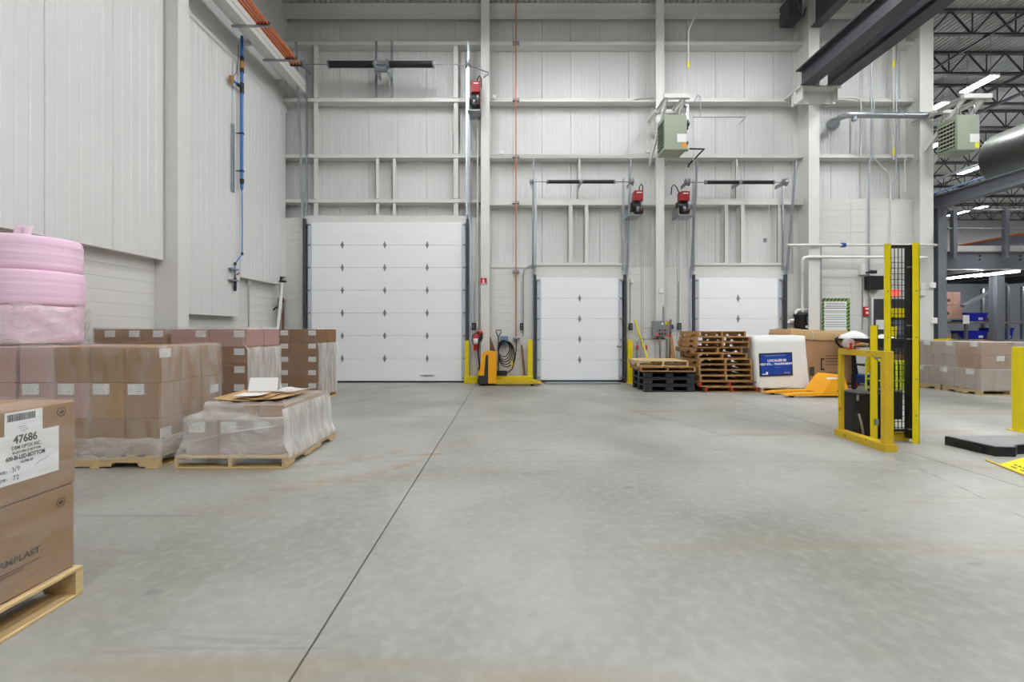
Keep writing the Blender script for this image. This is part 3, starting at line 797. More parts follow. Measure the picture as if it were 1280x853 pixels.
def roll(z0, z1, R, label, wrapped):
    random.seed(int(z0*100))
    t = thing('foam_roll', label, 'foam roll', (rc.x, rc.y, z0), group='pink foam rolls')
    n = 16; prof = [(.06, 0), (R-.03, 0)]
    for i in range(n+1):
        f = i/n; prof.append((R-.012*abs(2*f-1)**6-.004+random.uniform(-.004, .004), .012+f*(z1-z0-.024)))
    prof += [(R-.03, z1-z0), (.06, z1-z0)]
    M().lathe((0,0,0), prof, 56).build('foam', 'pink_foam', t, False)
    M().lathe((0,0,0), [(.05, .002), (.06, .002), (.06, z1-z0-.002), (.05, z1-z0-.002)], 20).build('core', 'cardboard_tan', t, False)
    return t
r1 = roll(1.262, 1.685, .41, 'lowest pink foam roll, wrapped in clear film', True)
roll(1.687, 2.07, .425, 'middle pink foam roll, bulging slightly past the one above', False)
r3 = roll(2.072, 2.45, .405, 'topmost pink foam roll with a loose end sticking up', False)
prof = []; m = M(); rows = []
random.seed(5)
for i in range(15):
    f = i/14; row = []
    for j in range(72):
        a = 2*math.pi*j/72
        r = .425+.025*max(0, math.sin(a*5+f*7))*(.5+f) + random.uniform(0, .012)+(.02 if f > .8 else 0)
        row.append((r*math.cos(a), r*math.sin(a), .005+f*.40+.035*math.sin(a*2.5+1)*f))
    rows.append(row)
m.add([v for r in rows for v in r], [(i*72+j, i*72+(j+1) % 72, (i+1)*72+(j+1) % 72, (i+1)*72+j) for i in range(14) for j in range(72)], True)
m.build('stretch_film', 'film_thick', r1, False)
m = M(); pts = []
for i in range(9):
    for h in (0.0, .06, .12, .165): pts.append((-.16+i*.026+h*.12, -.10+.025*math.sin(i*.8)+h*.15, .372+h*(1.0-.02*i+.05*math.sin(i*.9))))
m.add(pts, [(4*i+k, 4*i+4+k, 4*i+5+k, 4*i+1+k) for i in range(8) for k in range(3)], True)
o = m.build('loose_end', 'pink_pale', r3, False); so = o.modifiers.new('s', 'SOLIDIFY'); so.thickness = .006

# ---- carton loads in the row behind
def brown(i, j, k): return 'cardboard_brown'
B_lab = lambda i, j, k: [('F', .3, .72, False)] if j == 0 else []
pallet(-5.50, 6.70, 0, .92, 1.1, math.pi/2, 'wooden pallet under the far carton load against the side wall', 'pallets under wrapped loads', 'wood_worn', .13)
load('brown carton load against the side wall, behind the pink rolls', 'boxes', -6.02, -4.98, 6.25, 7.14, .132, 1.43, 3, 2, 5, lambda i, j, k: 'cardboard_brown' if k < 4 else 'cardboard', lambda i, j, k: [('F', .2, .72, False)] if j == 0 else [], 'film_thin')
pallet(-4.36, 6.70, 0, .92, 1.1, math.pi/2, 'wooden pallet under the middle brown carton load', 'pallets under wrapped loads', 'wood_worn', .13)
load('tall brown carton load wrapped in milky film, behind the low wrapped load', 'boxes', -4.91, -3.80, 6.25, 7.14, .132, 1.43, 2, 2, 5, lambda i, j, k: 'cardboard_mauve' if k == 4 else 'cardboard_brown', B_lab, None)
pallet(-4.32, 8.92, 0, .92, 1.12, math.pi/2, 'wooden pallet under the furthest carton load by the large door', 'pallets under wrapped loads', 'wood_pale', .13)
load('brown carton load with white labels standing nearest the large overhead door', 'boxes', -4.86, -3.76, 8.47, 9.37, .132, 1.43, 2, 2, 5, lambda i, j, k: 'cardboard_brown', B_lab, None)
def side_film(parent_name_label, X1, Y0, Y1):
    par = [o for o in bpy.data.objects if o.get('label') == parent_name_label][0]
    # several turns of film: milky on the flank, thin over the front
    m = M(); rows = []
    n = 22; zz = [.10+(1.46-.10)*q/12 for q in range(13)]
    for z in zz:
        inset = .07 if z > 1.19 else 0.0
        rows.append([(X1+.012-inset+random.uniform(0, .012), Y0-.012+(Y1-Y0+.03)*k/n, z) for k in range(n+1)])
    m.add([v for r in rows for v in r], [(i*(n+1)+k, i*(n+1)+k+1, (i+1)*(n+1)+k+1, (i+1)*(n+1)+k) for i in range(12) for k in range(n)], True)
    m.build('stretch_film', 'film_side', par)
    m = M(); rows = []; X0 = X1-1.1
    for z in zz: rows.append([(X0+(X1-X0+.012)*k/n, Y0-.014-random.uniform(0, .006), z) for k in range(n+1)])
    m.add([v for r in rows for v in r], [(i*(n+1)+k, i*(n+1)+k+1, (i+1)*(n+1)+k+1, (i+1)*(n+1)+k) for i in range(12) for k in range(n)], True)
    m.build('stretch_film', 'film_thin', par)
side_film('tall brown carton load wrapped in milky film, behind the low wrapped load', -3.80, 6.25, 7.14)
side_film('brown carton load with white labels standing nearest the large overhead door', -3.76, 8.47, 9.37)

# ---- low wrapped load in front
sx0, sx1, sy0, sy1 = -3.40, -2.27, 4.38, 5.62
pallet((sx0+sx1)/2, (sy0+sy1)/2, 0, sx1-sx0, sy1-sy0, .0, 'wooden pallet under the low wrapped load with papers on top', 'pallets under wrapped loads', 'wood_pale', .125)
t = thing('low_wrapped_load', 'low load of cartons in loose clear film with papers lying on top', 'boxes', ((sx0+sx1)/2, (sy0+sy1)/2, .127))
nx = 3
for i in range(nx):
    for j in range(3):
        w = (1.0)/nx; d = 1.06/3; x = sx0+.06+w*i; y = sy0+.07+d*j
        if i == 2 or j == 0:
            c = box('carton', 'cardboard_grey', t, x+.003, x+w-.003, y+.003, y+d-.003, .128, .50, .006)
            if j == 0: inst('shipping_label', lab_big, c, (x+w*.35, y+.001, .41), (0, random.uniform(-.03,.03), 0), world=True)
for i in range(3):
    for j in range(2):
        w = .84/3; d = .96/2; x = sx0+.20+w*i; y = sy0+.16+d*j
        box('carton', 'cardboard', t, x+.002, x+w-.002, y+.002, y+d-.002, .503, .625+.012*(j), .006)
loft([(.06, sx0+.02, sx1-.0, sy0-.004, sy1-.02), (.125, sx0-.004, sx1+.008, sy0-.012, sy1), (.15, sx0-.002, sx1+.006, sy0-.005, sy1), (.22, sx0+.03, sx1-.03, sy0+.03, sy1-.04), (.30, sx0+.042, sx1-.045, sy0+.045, sy1-.06), (.36, sx0+.045, sx1-.048, sy0+.048, sy1-.06), (.42, sx0+.045, sx1-.048, sy0+.048, sy1-.06),
      (.47, sx0+.045, sx1-.048, sy0+.048, sy1-.06), (.515, sx0+.05, sx1-.05, sy0+.055, sy1-.06), (.535, sx0+.13, sx1-.055, sy0+.10, sy1-.08), (.56, sx0+.185, sx1-.06, sy0+.14, sy1-.10), (.60, sx0+.185, sx1-.07, sy0+.145, sy1-.12), (.648, sx0+.19, sx1-.10, sy0+.15, sy1-.15), (.652, sx0+.24, sx1-.22, sy0+.20, sy1-.25)], seg=14, jit=.010, top=False).build('stretch_film', 'film_low', t)
m = M(); rows = []
for z_, dx in ((.10, .012), (.15, .012), (.22, -.024), (.30, -.038), (.40, -.04), (.48, -.04), (.53, -.05), (.60, -.06)):
    rows.append([(sx1+dx+random.uniform(0, .01), sy0+.03+(sy1-sy0-.07)*k/16, z_) for k in range(17)])
m.add([v for r in rows for v in r], [(i*17+k, i*17+k+1, (i+1)*17+k+1, (i+1)*17+k) for i in range(7) for k in range(16)], True); m.build('added_flank_film', 'film_side', t)  # milky sheet added to whiten the flank in place of wall reflection
# film twisted into a rope round the load
M().tube([(sx0+.05, sy0+.035, .24), (-2.9, sy0+.03, .36), (sx1-.06, sy0+.03, .44), (sx1-.035, sy0+.10, .47), (sx1-.07, sy0+.14, .60), (sx1-.12, sy0+.2, .66)], .006, 6).build('film_rope', 'film_thick', t)
# what lies on it
def sheet_of(name, m, x0, x1, y0, y1, z, rz, label, cat, bend=.0, grp=None, th=.002):
    g = M(); n = 8; xs = [-(x1-x0)/2+(x1-x0)*i/n for i in range(n+1)]; h = (y1-y0)/2
    top = []; bot = []
    for x in xs:
        q = bend*(1-(2*x/(x1-x0))**2)*-1+bend
        for yv in (-h, h): top.append((x, yv, q+th)); bot.append((x, yv, q))
    k = len(top); fs = []
    for i in range(n):
        a = 2*i; fs += [(a, a+2, a+3, a+1), (k+a, k+a+1, k+a+3, k+a+2), (a, k+a, k+a+2, a+2), (a+1, a+3, k+a+3, k+a+1)]
    fs += [(0, 1, k+1, k), (2*n, k+2*n, k+2*n+1, 2*n+1)]
    g.add(top+bot, fs)
    o = g.build(name, m, None, label=label, cat=cat, group=grp)
    o.location = ((x0+x1)/2, (y0+y1)/2, z); o.rotation_euler = (0, 0, rz); return o
sheet_of('cardboard_sheet', 'cardboard_tan', -3.17, -2.62, 4.60, 5.25, .655, .10, 'bowed tan cardboard sheet on top of the low wrapped load', 'cardboard', .03, th=.006)
sheet_of('cardboard_sheet', 'cardboard_tan', -2.85, -2.42, 4.62, 5.05, .667, -.12, 'smaller tan cardboard flap beside the papers on the low wrapped load', 'cardboard', .015, th=.006)
sheet_of('paper_sheet', 'label_paper', -2.98, -2.70, 4.64, 4.90, .70, .15, 'printed paper sheet nearest the front edge of the low wrapped load', 'paper', .006, 'papers on the low load')
sheet_of('paper_sheet', 'label_paper', -2.76, -2.42, 4.98, 5.28, .70, -.35, 'printed paper sheet toward the door side on the low wrapped load', 'paper', .012, 'papers on the low load')
g = M(); g.prism([(-.13, 0), (-.10, 0), (-.07, .145), (-.075, .152)], 'x', -.155, .155); g.prism([(-.07, .145), (-.075, .152), (.05, .0), (.03, .0)], 'x', -.155, .155)
o = g.build('folded_card', 'paper', None, label='white folded card standing like a tent on the low wrapped load', cat='card'); o.location = (-2.87, 5.08, .705); o.rotation_euler = (0, 0, .12)

# ================================================================== fittings on the side wall
def wallp(px, py, X):                                # point on a plane of constant X
    Y = X*F/(px-CX); return Vector((X, Y, PZ(py, Y)))
t = thing('blue_air_pipe', 'bright blue compressed air drop with black fittings on the side wall', 'pipe', wallp(298, 360, -5.95))
a = wallp(302.5, 42, -5.95); yA = a.y; xA = -5.95
z = lambda py: PZ(py, yA)
M().cyl((xA, yA, z(236)), (xA, yA, 7.95), .030, 14).build('pipe', 'blue_pipe', t)
for a0, a1 in ((71, 91), (104, 117)): M().cyl((xA, yA, z(a1)), (xA, yA, z(a0)), .042, 14).build('coupling', 'black_plastic', t)
M().cyl((xA, yA, z(86)), (xA, yA, z(77)), .043, 14).build('brass_band', 'cardboard_ochre', t)
M().cyl((xA, yA, z(110)), (xA-.02, yA-.30, z(110)), .024, 12).build('branch', 'blue_pipe', t)
M().cyl((xA-.0, yA-.05, z(110)), (xA-.01, yA-.17, z(110)), .034, 12).build('tee', 'black_plastic', t)
M().box(xA-.06, xA+.0, yA-.36, yA-.28, z(114), z(106)).build('wall_elbow', 'cardboard_ochre', t)
M().tube([(xA-.02, yA-.30, z(107)), (xA-.02, yA-.16, z(95)), (xA-.02, yA-.10, z(80)), (xA-.02, yA-.10, z(60))], .006, 6).build('cable', 'black_rubber', t)
for py in (167, 214): M().lathe((xA, yA, z(py)-.02), [(.03, 0), (.046, .005), (.046, .035), (.03, .04)], 14).bar((xA, yA, z(py)), (XL, yA-.02, z(py)), .02).build('pipe_clip', 'black_plastic', t)
M().lathe((xA, yA, z(238)), [(.012, 0), (.02, .1), (.042, .17), (.046, .24), (.03, .26)], 14).build('reducer', 'black_plastic', t)
p1 = Vector((xA, yA, z(238))); p2 = wallp(305, 317, -5.97); p3 = wallp(294, 330, -6.02); p4 = wallp(294, 364, -6.02)
p2.y = yA+.04; p2.z = z(317)
M().tube([p1, p1*.5+p2*.5+Vector((0,.01,0)), p2, p3, Vector((p3.x, p3.y, PZ(350, p3.y)))], .012, 8).build('hose', 'blue_pipe', t)
for q in (p2, p3): M().lathe(q-Vector((0,0,.035)), [(.012,0),(.024,.01),(.026,.06),(.012,.07)], 12).build('elbow', 'black_plastic', t)
M().lathe((p3.x, p3.y, PZ(364, p3.y)), [(.018, 0), (.03, .02), (.03, .12), (.02, .14), (.028, .15), (.028, .28), (.014, .3), (.014, .36)], 12).build('valve', 'black_plastic', t)
M().cyl((p3.x+.03, p3.y, PZ(344, p3.y)), (p3.x+.07, p3.y+.04, PZ(341, p3.y)), .015, 8).build('valve_lever', 'red_paint', t)
for py in (337, 351): box('bracket', 'steel_dull', t, XL, -5.98, p3.y-.17, p3.y+.08, PZ(py, p3.y)-.018, PZ(py, p3.y)+.018)
q = wallp(291, 240, -6.05); box('wall_channel', 'steel_dull', None, XL+.001, -6.03, q.y-.035, q.y+.035, q.z, wallp(291, 155, -6.05).z, .004, label='grey steel channel strip fixed upright beside the blue pipe', cat='channel')
q = wallp(291, 155, -6.055); M().cyl((q.x, q.y, q.z), (q.x, q.y, 7.3), .012, 8).build('conduit', 'galvanised', None, label='thin grey conduit rising beside the blue pipe to the roof beam', cat='conduit')
q = wallp(311, 352, -6.20); t = thing('wall_socket', 'small pale socket with a conduit on the block wall below the blue pipe', 'socket', (q.x, q.y, q.z))
box('socket_box', 'white_plastic', t, -6.24, -6.17, q.y-.05, q.y+.05, q.z-.06, q.z+.06, .008); M().cyl((-6.2, q.y, q.z-.06), (-6.2, q.y, 1.2), .012, 8).build('conduit', 'galvanised', t)
# hoses, brooms and poles stacked in the corner
hp = lambda px, py, Y: P(px, py, Y)
t = thing('vacuum_pipe', 'long pale grey suction pipe leaning in the corner behind the cartons', 'pipe', (PX(350, 11.2), 11.2, 0))
M().tube([P(352.5, 353, 11.3), P(350, 385, 11.25), P(345, 430, 11.1), (PX(342, 11.1), 11.05, .05)], .04, 10).build('tube', 'white_plastic', t)
M().box(PX(350,11.3), PX(357,11.3), 11.25, 11.35, PZ(353,11.3), PZ(351,11.3)).build('nozzle', 'black_plastic', t)
t = thing('hand_truck', 'dark hand truck with pale tubular frame leaning in the corner', 'hand truck', (PX(352,11.45), 11.45, 0))
M().tube([(PX(351, 11.4), 11.35, .1), P(351.5, 392, 11.45), P(354, 380, 11.5), P(356, 376, 11.5), P(357, 395, 11.45), (PX(355, 11.4), 11.35, .1)], .018, 8).build('frame', 'galvanised', t)
M().tube([P(341, 388, 11.42), P(346, 384, 11.42), P(350, 386, 11.44), P(353, 376, 11.47)], .024, 8).build('grip', 'black_rubber', t)
box('back_board', 'wood_brown', t, PX(351), PX(358), 11.55, 11.58, .1, PZ(373), .004)
for dx in (349, 357): M().lathe((PX(dx,11.3), 11.3, .12), [(.04,-.03),(.12,-.03),(.12,.03),(.04,.03)], 18, 'x').build('wheel', 'black_rubber', t)

# ================================================================== on and along the far wall
def pipe(lab, pts, r, m, cat='pipe', name='conduit', clips=None, group=None):
    o = M().tube(pts, r, 8).build(name, m, None, label=lab, cat=cat, group=group)
    for c in clips or []: box('clip', 'steel_dull', o, c[0].x-.09, c[0].x+.09, c[0].y-.01, DW+.0 if c[0].y < DW else c[0].y+.03, c[0].z-.03, c[0].z+.03)
    return o
Yp = 11.60
pipe('tall slender copper-orange pipe rising full height between the large and middle doors', [P(645, -6, Yp), P(645, 200, Yp), P(645, 421, Yp)], .017, 'copper_pipe', name='gas_pipe', clips=[(P(645, y, Yp),) for y in (53, 124, 195, 252.5, 339)])
pipe('grey curved conduit beside the copper pipe at the middle dock door', [P(654, 421, 11.66), P(654, 345, 11.66), P(655, 338, 11.66), P(660, 333, 11.66), P(668, 331, 11.66)], .014, 'galvanised')
pipe('second thin conduit beside the copper pipe, running to a black switch', [P(652.5, 404, 11.67), P(652.5, 340, 11.67)], .012, 'white_paint')
pipe('thin white conduit running along the girt above the middle dock door', [P(613, 193, 11.66), P(780, 194, 11.66), P(805, 191.5, 11.66), P(820, 191.5, 11.66)], .012, 'white_paint')
for px, py, lab in ((627, 192, 'small white junction box on the girt near the tall copper pipe'), (809, 191, 'small white junction box on the girt beside the green heater'), (617.5, 123, 'small white junction box on the upper girt next to the first column')):
    box('junction_box', 'white_plastic', None, PX(px)-.05, PX(px)+.05, 11.63, 11.70, PZ(py)-.03, PZ(py)+.07, .008, label=lab, cat='junction box')
pipe('short grey cable stub on the girt near the heater bracket', [P(793, 124.5, 11.67), P(800, 122.5, 11.67), P(812, 122, 11.67), P(818, 121, 11.67)], .015, 'white_paint')
# switches hung on the wall
def switch(px, py, lab):
    t = thing('door_switch', lab, 'switch', P(px, py+6, 11.66), group='black door switches'); q = P(px, py, 11.66)
    M().box(q.x-.045, q.x+.045, 11.58, 11.69, q.z-.09, q.z+.09, .01).build('case', 'black_plastic', t)
    M().cyl((q.x, 11.58, q.z-.03), (q.x, 11.565, q.z-.03), .018, 10).build('button', 'steel_dull', t); M().cyl((q.x, 11.58, q.z+.03), (q.x, 11.565, q.z+.03), .018, 10).build('button', 'steel_dull', t)
    M().cyl((q.x, 11.68, q.z+.09), (q.x, 11.68, q.z+1.2), .011, 8).build('conduit', 'galvanised', t)
switch(592.5, 408, 'black door switch above the fire extinguisher'); switch(652, 408.5, 'black door switch by the coiled cable'); switch(788, 408.5, 'black door switch above the single yellow post'); switch(848.5, 408, 'black door switch right of the grey control panel')
# fire sign
t = thing('fire_sign', 'small red fire extinguisher sign on the first column', 'sign', P(604.5, 356, 11.48)); q = P(604.5, 351.5, 11.48)
box('plate', 'red_paint', t, q.x-.085, q.x+.085, 11.478, 11.496, q.z-.08, q.z+.08); box('pictogram', 'white_ink', t, q.x-.02, q.x+.015, 11.475, 11.478, q.z-.035, q.z+.05); box('caption', 'white_ink', t, q.x-.06, q.x+.06, 11.475, 11.478, q.z-.07, q.z-.05)
# fire extinguisher
q = P(595, 430, 11.42)
t = thing('fire_extinguisher', 'red fire extinguisher hanging on the wall beside the pallet truck', 'extinguisher', (q.x, q.y, PZ(439, 11.42)))
M().lathe((q.x, q.y, PZ(438.5, 11.42)), [(.05, 0), (.068, .02), (.068, .36), (.05, .42), (.02, .44), (.02, .48)], 20).build('cylinder', 'red_paint', t)
M().lathe((q.x, q.y, PZ(430, 11.42)), [(.0685, 0), (.0695, .001), (.0695, .14), (.0685, .141)], 20).build('label_band', 'white_plastic', t)
M().box(q.x-.02, q.x+.06, q.y-.02, q.y+.02, PZ(417.5,11.42), PZ(416.5,11.42)).bar((q.x-.02, q.y, PZ(416,11.42)), (q.x+.08, q.y, PZ(414.5,11.42)), .02).build('valve_handle', 'black_metal', t)
M().tube([(q.x-.02, q.y, PZ(417,11.42)), (q.x-.08, q.y, PZ(418.5,11.42)), (q.x-.1, q.y, PZ(425,11.42)), (q.x-.075, q.y, PZ(431,11.42))], .014, 8).build('hose', 'black_rubber', t)
M().box(q.x-.02, q.x+.02, q.y+.06, 11.69, q.z-.1, q.z+.1).build('wall_bracket', 'red_paint', t)
# red hose reel behind the truck handle
q = P(600.5, 417, 11.46); M().lathe((q.x, 11.44, q.z), [(.02, 0), (.075, 0), (.075, .05), (.02, .05)], 20, 'y').box(q.x-.01, q.x+.01, 11.49, 11.70, q.z-.02, q.z+.02).build('alarm_bell', 'red_paint', None, label='round red bell behind the tiller of the pallet truck', cat='bell')
# yellow floor guards
t = thing('yellow_guard_rail', 'yellow U-shaped floor guard standing between the large and middle doors', 'guard rail', (PX(623, 11.45), 11.47, 0))
x0, x1 = PX(581, 11.45), PX(586.5, 11.45); box('post', 'yellow_paint', t, x0, x1, 11.42, 11.53, 0, PZ(426, 11.42), .006)
x2, x3 = PX(659.5, 11.45), PX(665.5, 11.45); box('post', 'yellow_paint', t, x2, x3, 11.42, 11.53, 0, PZ(425, 11.42), .006)
box('bottom_rail', 'yellow_paint', t, x0-.02, x3+.02, 11.41, 11.54, .0, PZ(470.5, 11.41), .006)
t = thing('yellow_post', 'single yellow guard post beside the middle dock door', 'guard post', (PX(788.3, 11.45), 11.47, 0))
box('post', 'yellow_paint', t, PX(785.3, 11.42), PX(791, 11.42), 11.42, 11.53, 0, PZ(425, 11.42), .006); box('foot_plate', 'yellow_paint', t, PX(783.5, 11.42), PX(793, 11.42), 11.36, 11.56, 0, .02)
# cable coil under a blue box
q = P(629.5, 426, 11.6)
t = thing('charger_box', 'slate-blue charger box with black cable coiled beneath it on the wall', 'charger', (q.x, 11.6, PZ(432)))
box('case', 'slate_blue', t, P(625,0,11.6).x, P(635,0,11.6).x, 11.55, 11.69, PZ(432, 11.55), PZ(420.5, 11.55), .01)
random.seed(9)
for k in range(5):
    a, b = .155+.015*k, .22+.03*k; cx, cz = q.x+.0+.02*k, PZ(436,11.5)-.06*k*.6
    M().tube([(cx+a*math.cos(th), 11.53-.012*k+.01*math.sin(3*th), cz+b*math.sin(th)) for th in [i*math.pi/14 for i in range(28)]], .013, 7, True).build('cable_loop', 'black_rubber', t)
M().tube([P(645.5, 424, 11.55), P(645, 440, 11.5), P(643, 452, 11.45), P(640, 462, 11.45), P(634, 466.5, 11.4)], .014, 7).build('cable_tail', 'black_rubber', t)
box('plug', 'yellow_paint', t, P(638.5,0,11.45).x, P(640.8,0,11.45).x, 11.40, 11.47, PZ(457, 11.45), PZ(451, 11.45), .006)
box('hose_hook', 'steel_dull', None, P(641,0,11.55).x, P(650,0,11.55).x, 11.55, 11.69, PZ(424.5, 11.6), PZ(422.5, 11.6), .004, label='small steel wall hook at the foot of the copper pipe', cat='hook')
# shovel
t = thing('shovel', 'black-handled shovel leaning between the column and the blue box', 'shovel', (P(623,0,11.5).x, 11.5, .16))
M().cyl(P(623, 466, 11.4), P(623, 420, 11.44), .016, 10).build('shaft', 'black_plastic', t)
hd = [P(620.2, 413, 11.45), P(626.6, 413, 11.45), P(626.2, 416, 11.45), P(624, 420, 11.45), P(622.4, 420, 11.45), P(620.5, 416, 11.45)]
M().tube(hd, .014, 8, True).build('grip', 'black_plastic', t)
box('shovel_blade', 'black_plastic', t, P(620,0,11.38).x, P(634,0,11.38).x, 11.37, 11.40, PZ(470, 11.38), PZ(463.5, 11.38), .01)
# loose boards and sticks
M().prism([(P(612.5,0,11.62).x, 0), (P(619.5,0,11.62).x, 0), (P(619,0,11.62).x, PZ(438,11.62)), (P(612.5,0,11.62).x, PZ(420,11.62))], 'y', 11.60, 11.63).build('board_offcut', 'wood_brown', None, label='brown board offcut with a slanted top leaning behind the pallet truck', cat='board')
M().bar((P(656.5,0,11.6).x, 11.58, .02), P(652, 431.5, 11.62), .055, .03).build('timber_stick', 'wood_brown', None, label='short brown timber stick leaning next to the guard post', cat='stick')
# electric pallet truck
tY0, tY1 = 10.90, 11.34
t = thing('electric_pallet_truck', 'orange-yellow electric pallet truck parked at the first column', 'pallet truck', (PX(612, 11.1), 11.1, 0))
q = lambda px, py: (PX(px, tY0), PZ(py, tY0))
M().prism([q(610.3, 439.5), q(620.3, 440.5), q(620.3, 479.5), q(610.3, 480)], 'y', tY0, tY1).build('battery_cover', 'orange_yellow', t)
M().prism([q(602.5, 442), q(610, 439), q(610.2, 444), q(606.8, 446), q(605.2, 470), q(597.5, 469.5), q(597.3, 464), q(599.5, 463.5)], 'y', tY0+.02, tY1-.02).build('hood', 'orange_yellow', t)
M().prism([q(607, 445), q(610.2, 443.5), q(610.2, 480), q(602, 480.5), q(605, 470)], 'y', tY0+.005, tY1-.005).build('side_panel', 'charcoal_plastic', t)
M().prism([q(597.3, 464), q(603.5, 463), q(604, 458), q(598, 458.5)], 'y', tY0+.06, tY1-.06).build('tiller_base', 'black_plastic', t)
M().prism([q(597.8, 470), q(605, 470), q(602.5, 480.5), q(599.5, 480.5), q(597.5, 477)], 'y', tY0+.03, tY1-.03).build('skirt', 'charcoal_plastic', t)
M().tube([P(600, 460, 11.1), P(597.3, 440, 11.1), P(598.5, 425, 11.1), P(600.5, 419, 11.1)], .022, 10).build('tiller', 'black_metal', t)
M().prism([q(598.3, 424), q(600, 417.5), q(602.5, 417), q(602.8, 423), q(600.5, 428)], 'y', tY0+.06, tY1-.06).build('tiller_head', 'black_plastic', t)
M().lathe((PX(601.5, tY0), (tY0+tY1)/2, .11), [(.03,-.05),(.11,-.05),(.11,.05),(.03,.05)], 20, 'y').build('drive_wheel', 'black_rubber', t)
for yy in (tY0, tY1-.16):
    f0, f1 = PX(620, tY0), PX(677.5, tY0)
    M().prism([(f0, .05), (f1-.25, .05), (f1, .06), (f1, .085), (f1-.2, .125), (f0, .135)], 'y', yy, yy+.16).build('fork', 'yellow_worn', t)
    M().cyl((f1-.25, yy+.03, .045), (f1-.25, yy+.13, .045), .045, 14).build('load_wheel', 'black_rubber', t)
# ================================================================== heaters, roof beams, pipes
def heater(px, pyt, Y, rz, lab, sticker):
    q = P(px, pyt, Y); s, l, h = .55, .50, .86
    t = thing('unit_heater', lab, 'heater', (q.x, q.y, q.z-h), rz, 'green unit heaters')
    M().box(0, s, 0, l, 0, h, .012).build('casing', 'heater_green', t, False)
    lf = M().box(-.004, .004, .06, l-.06, .10, h-.10).build('louver_opening', 'heater_dark', t, False)
    for k in range(7):
        z = .14+k*(h-.28)/6.0
        M().prism([(-.035, z-.02), (-.030, z-.028), (.0, z+.02), (-.004, z+.028)], 'y', .06, l-.06).build('louver_blade', 'heater_green', lf, False)
    for k in range(5):
        y = .06+(l-.12)*(k+.5)/5; M().box(-.012, -.004, y-.006, y+.006, .10, h-.10).build('louver_divider', 'heater_green', lf, False)
    M().box(s*.56, s*.98, -.004, .0, h*.22, h*.45).build('rating_label', 'white_plastic', t, False)
    M().box(s*.78, s*.97, -.004, .0, h*.06, h*.21).build('warning_sticker', sticker, t, False)
    M().cyl((s+.08, l*.5, h-.05), (s+.08, l*.5, h+.34), .065, 14).build('flue', 'foil', t, False)
    M().cyl((s, l*.5, h-.12), (s+.14, l*.5, h-.12), .06, 12).cyl((s+.08, l*.5, h-.25), (s+.08, l*.5, h-.05), .05, 12).build('draft_fan', 'black_metal', t, False)
    M().cyl((s, l*.45, h*.3), (s+.10, l*.45, h*.3), .05, 10).build('gas_valve', 'black_metal', t, False)
    M().cyl((s, l*.4, h*.1), (s+.1, l*.4, h*.1), .04, 10).build('gas_union', 'steel_dull', t, False)
    for a, b in ((.06, .08), (s-.06, .08), (.06, l-.08), (s-.06, l-.08)): M().cyl((a, b, h), (a, b, h+.34), .008, 6).build('hanger_rod', 'steel_dull', t, False)
    return t, q.x, q.y, q.z
h1 = heater(830.5, 143, 10.45, 0.0, 'green unit heater hung from a bracket on the middle column', 'orange_label')
h2 = heater(1196.5, 143, 10.45, 0.0, 'green unit heater hung at the end of the far wall, under the bright lamp', 'yellow_sign')
def heater_bracket(xa, xb, yf, z, lab, drop=1.15):
    t = thing('heater_bracket', lab, 'bracket', ((xa+xb)/2, 11.7, z-drop), group='white heater brackets')
    for x in (xa, xb):
        M().box(x-.012, x+.012, yf, 11.7, z-.10, z).box(x-.06, x+.06, yf, 11.7, z-.012, z).build('arm', 'white_paint', t)
        M().bar((x, yf+.06, z-.05), (x, 11.68, z-drop), .09, .04, (1,0,0)).build('brace', 'white_paint', t)
    box('cross_bar', 'white_paint', t, xa-.10, xb+.10, yf-.02, yf+.06, z-.09, z+.02, .004); box('cross_bar', 'white_paint', t, xa-.10, xb+.10, 11.0, 11.08, z-.09, z, .004)
    return t
heater_bracket(3.78, 4.20, 10.30, h1[3]+.40, 'white steel bracket carrying the heater on the middle column')
heater_bracket(10.92, 11.40, 10.30, h2[3]+.40, 'white steel bracket carrying the heater at the end of the wall')
pipe('white gas pipe with a yellow tag dropping from the roof to the middle heater', [P(877, -4, 11.1), P(872, 14, 11.1), P(860.5, 38, 11.0), P(860.5, 60, 11.0), P(860.5, 124, 11.0)], .016, 'white_paint', name='gas_pipe')
pipe('thin gas pipe running level behind the middle heater and back to the wall', [P(866, 146.5, 10.9), P(900, 146.5, 10.9), P(932, 146.5, 10.9), P(924.5, 154.5, 11.75), P(924.5, 154.5, 11.95)], .013, 'steel_dull', name='gas_pipe')
pipe('black bent gas pipe below the middle heater', [P(862, 186, 10.9), P(880, 186.5, 10.9), P(861, 206, 11.6), P(860.5, 209, 11.6)], .022, 'black_metal', name='gas_pipe')
pipe('white drop pipe behind the middle heater', [P(867, 142, 11.0), P(867, 235, 11.5)], .011, 'white_paint', name='gas_pipe')
pipe('thin loop of pipe on the upper girt right of the middle heater', [P(868, 127, 11.62), P(872, 119, 11.62), P(875.5, 121, 11.62), P(875.5, 146, 11.62)], .012, 'steel_dull', name='gas_pipe')
t = thing('hanging_socket', 'socket on a pale cable dangling from the girt over the third dock door', 'socket', P(956.5, 303, 11.55))
M().tube([P(962, 254, 11.62), P(961, 268, 11.6), P(958, 278, 11.58), P(956.5, 288, 11.56), P(956.5, 299, 11.55)], .010, 7).build('cable', 'white_paint', t); box('socket_body', 'steel_dull', t, PX(955, 11.55), PX(958, 11.55), 11.51, 11.58, PZ(303, 11.55), PZ(298, 11.55), .008)
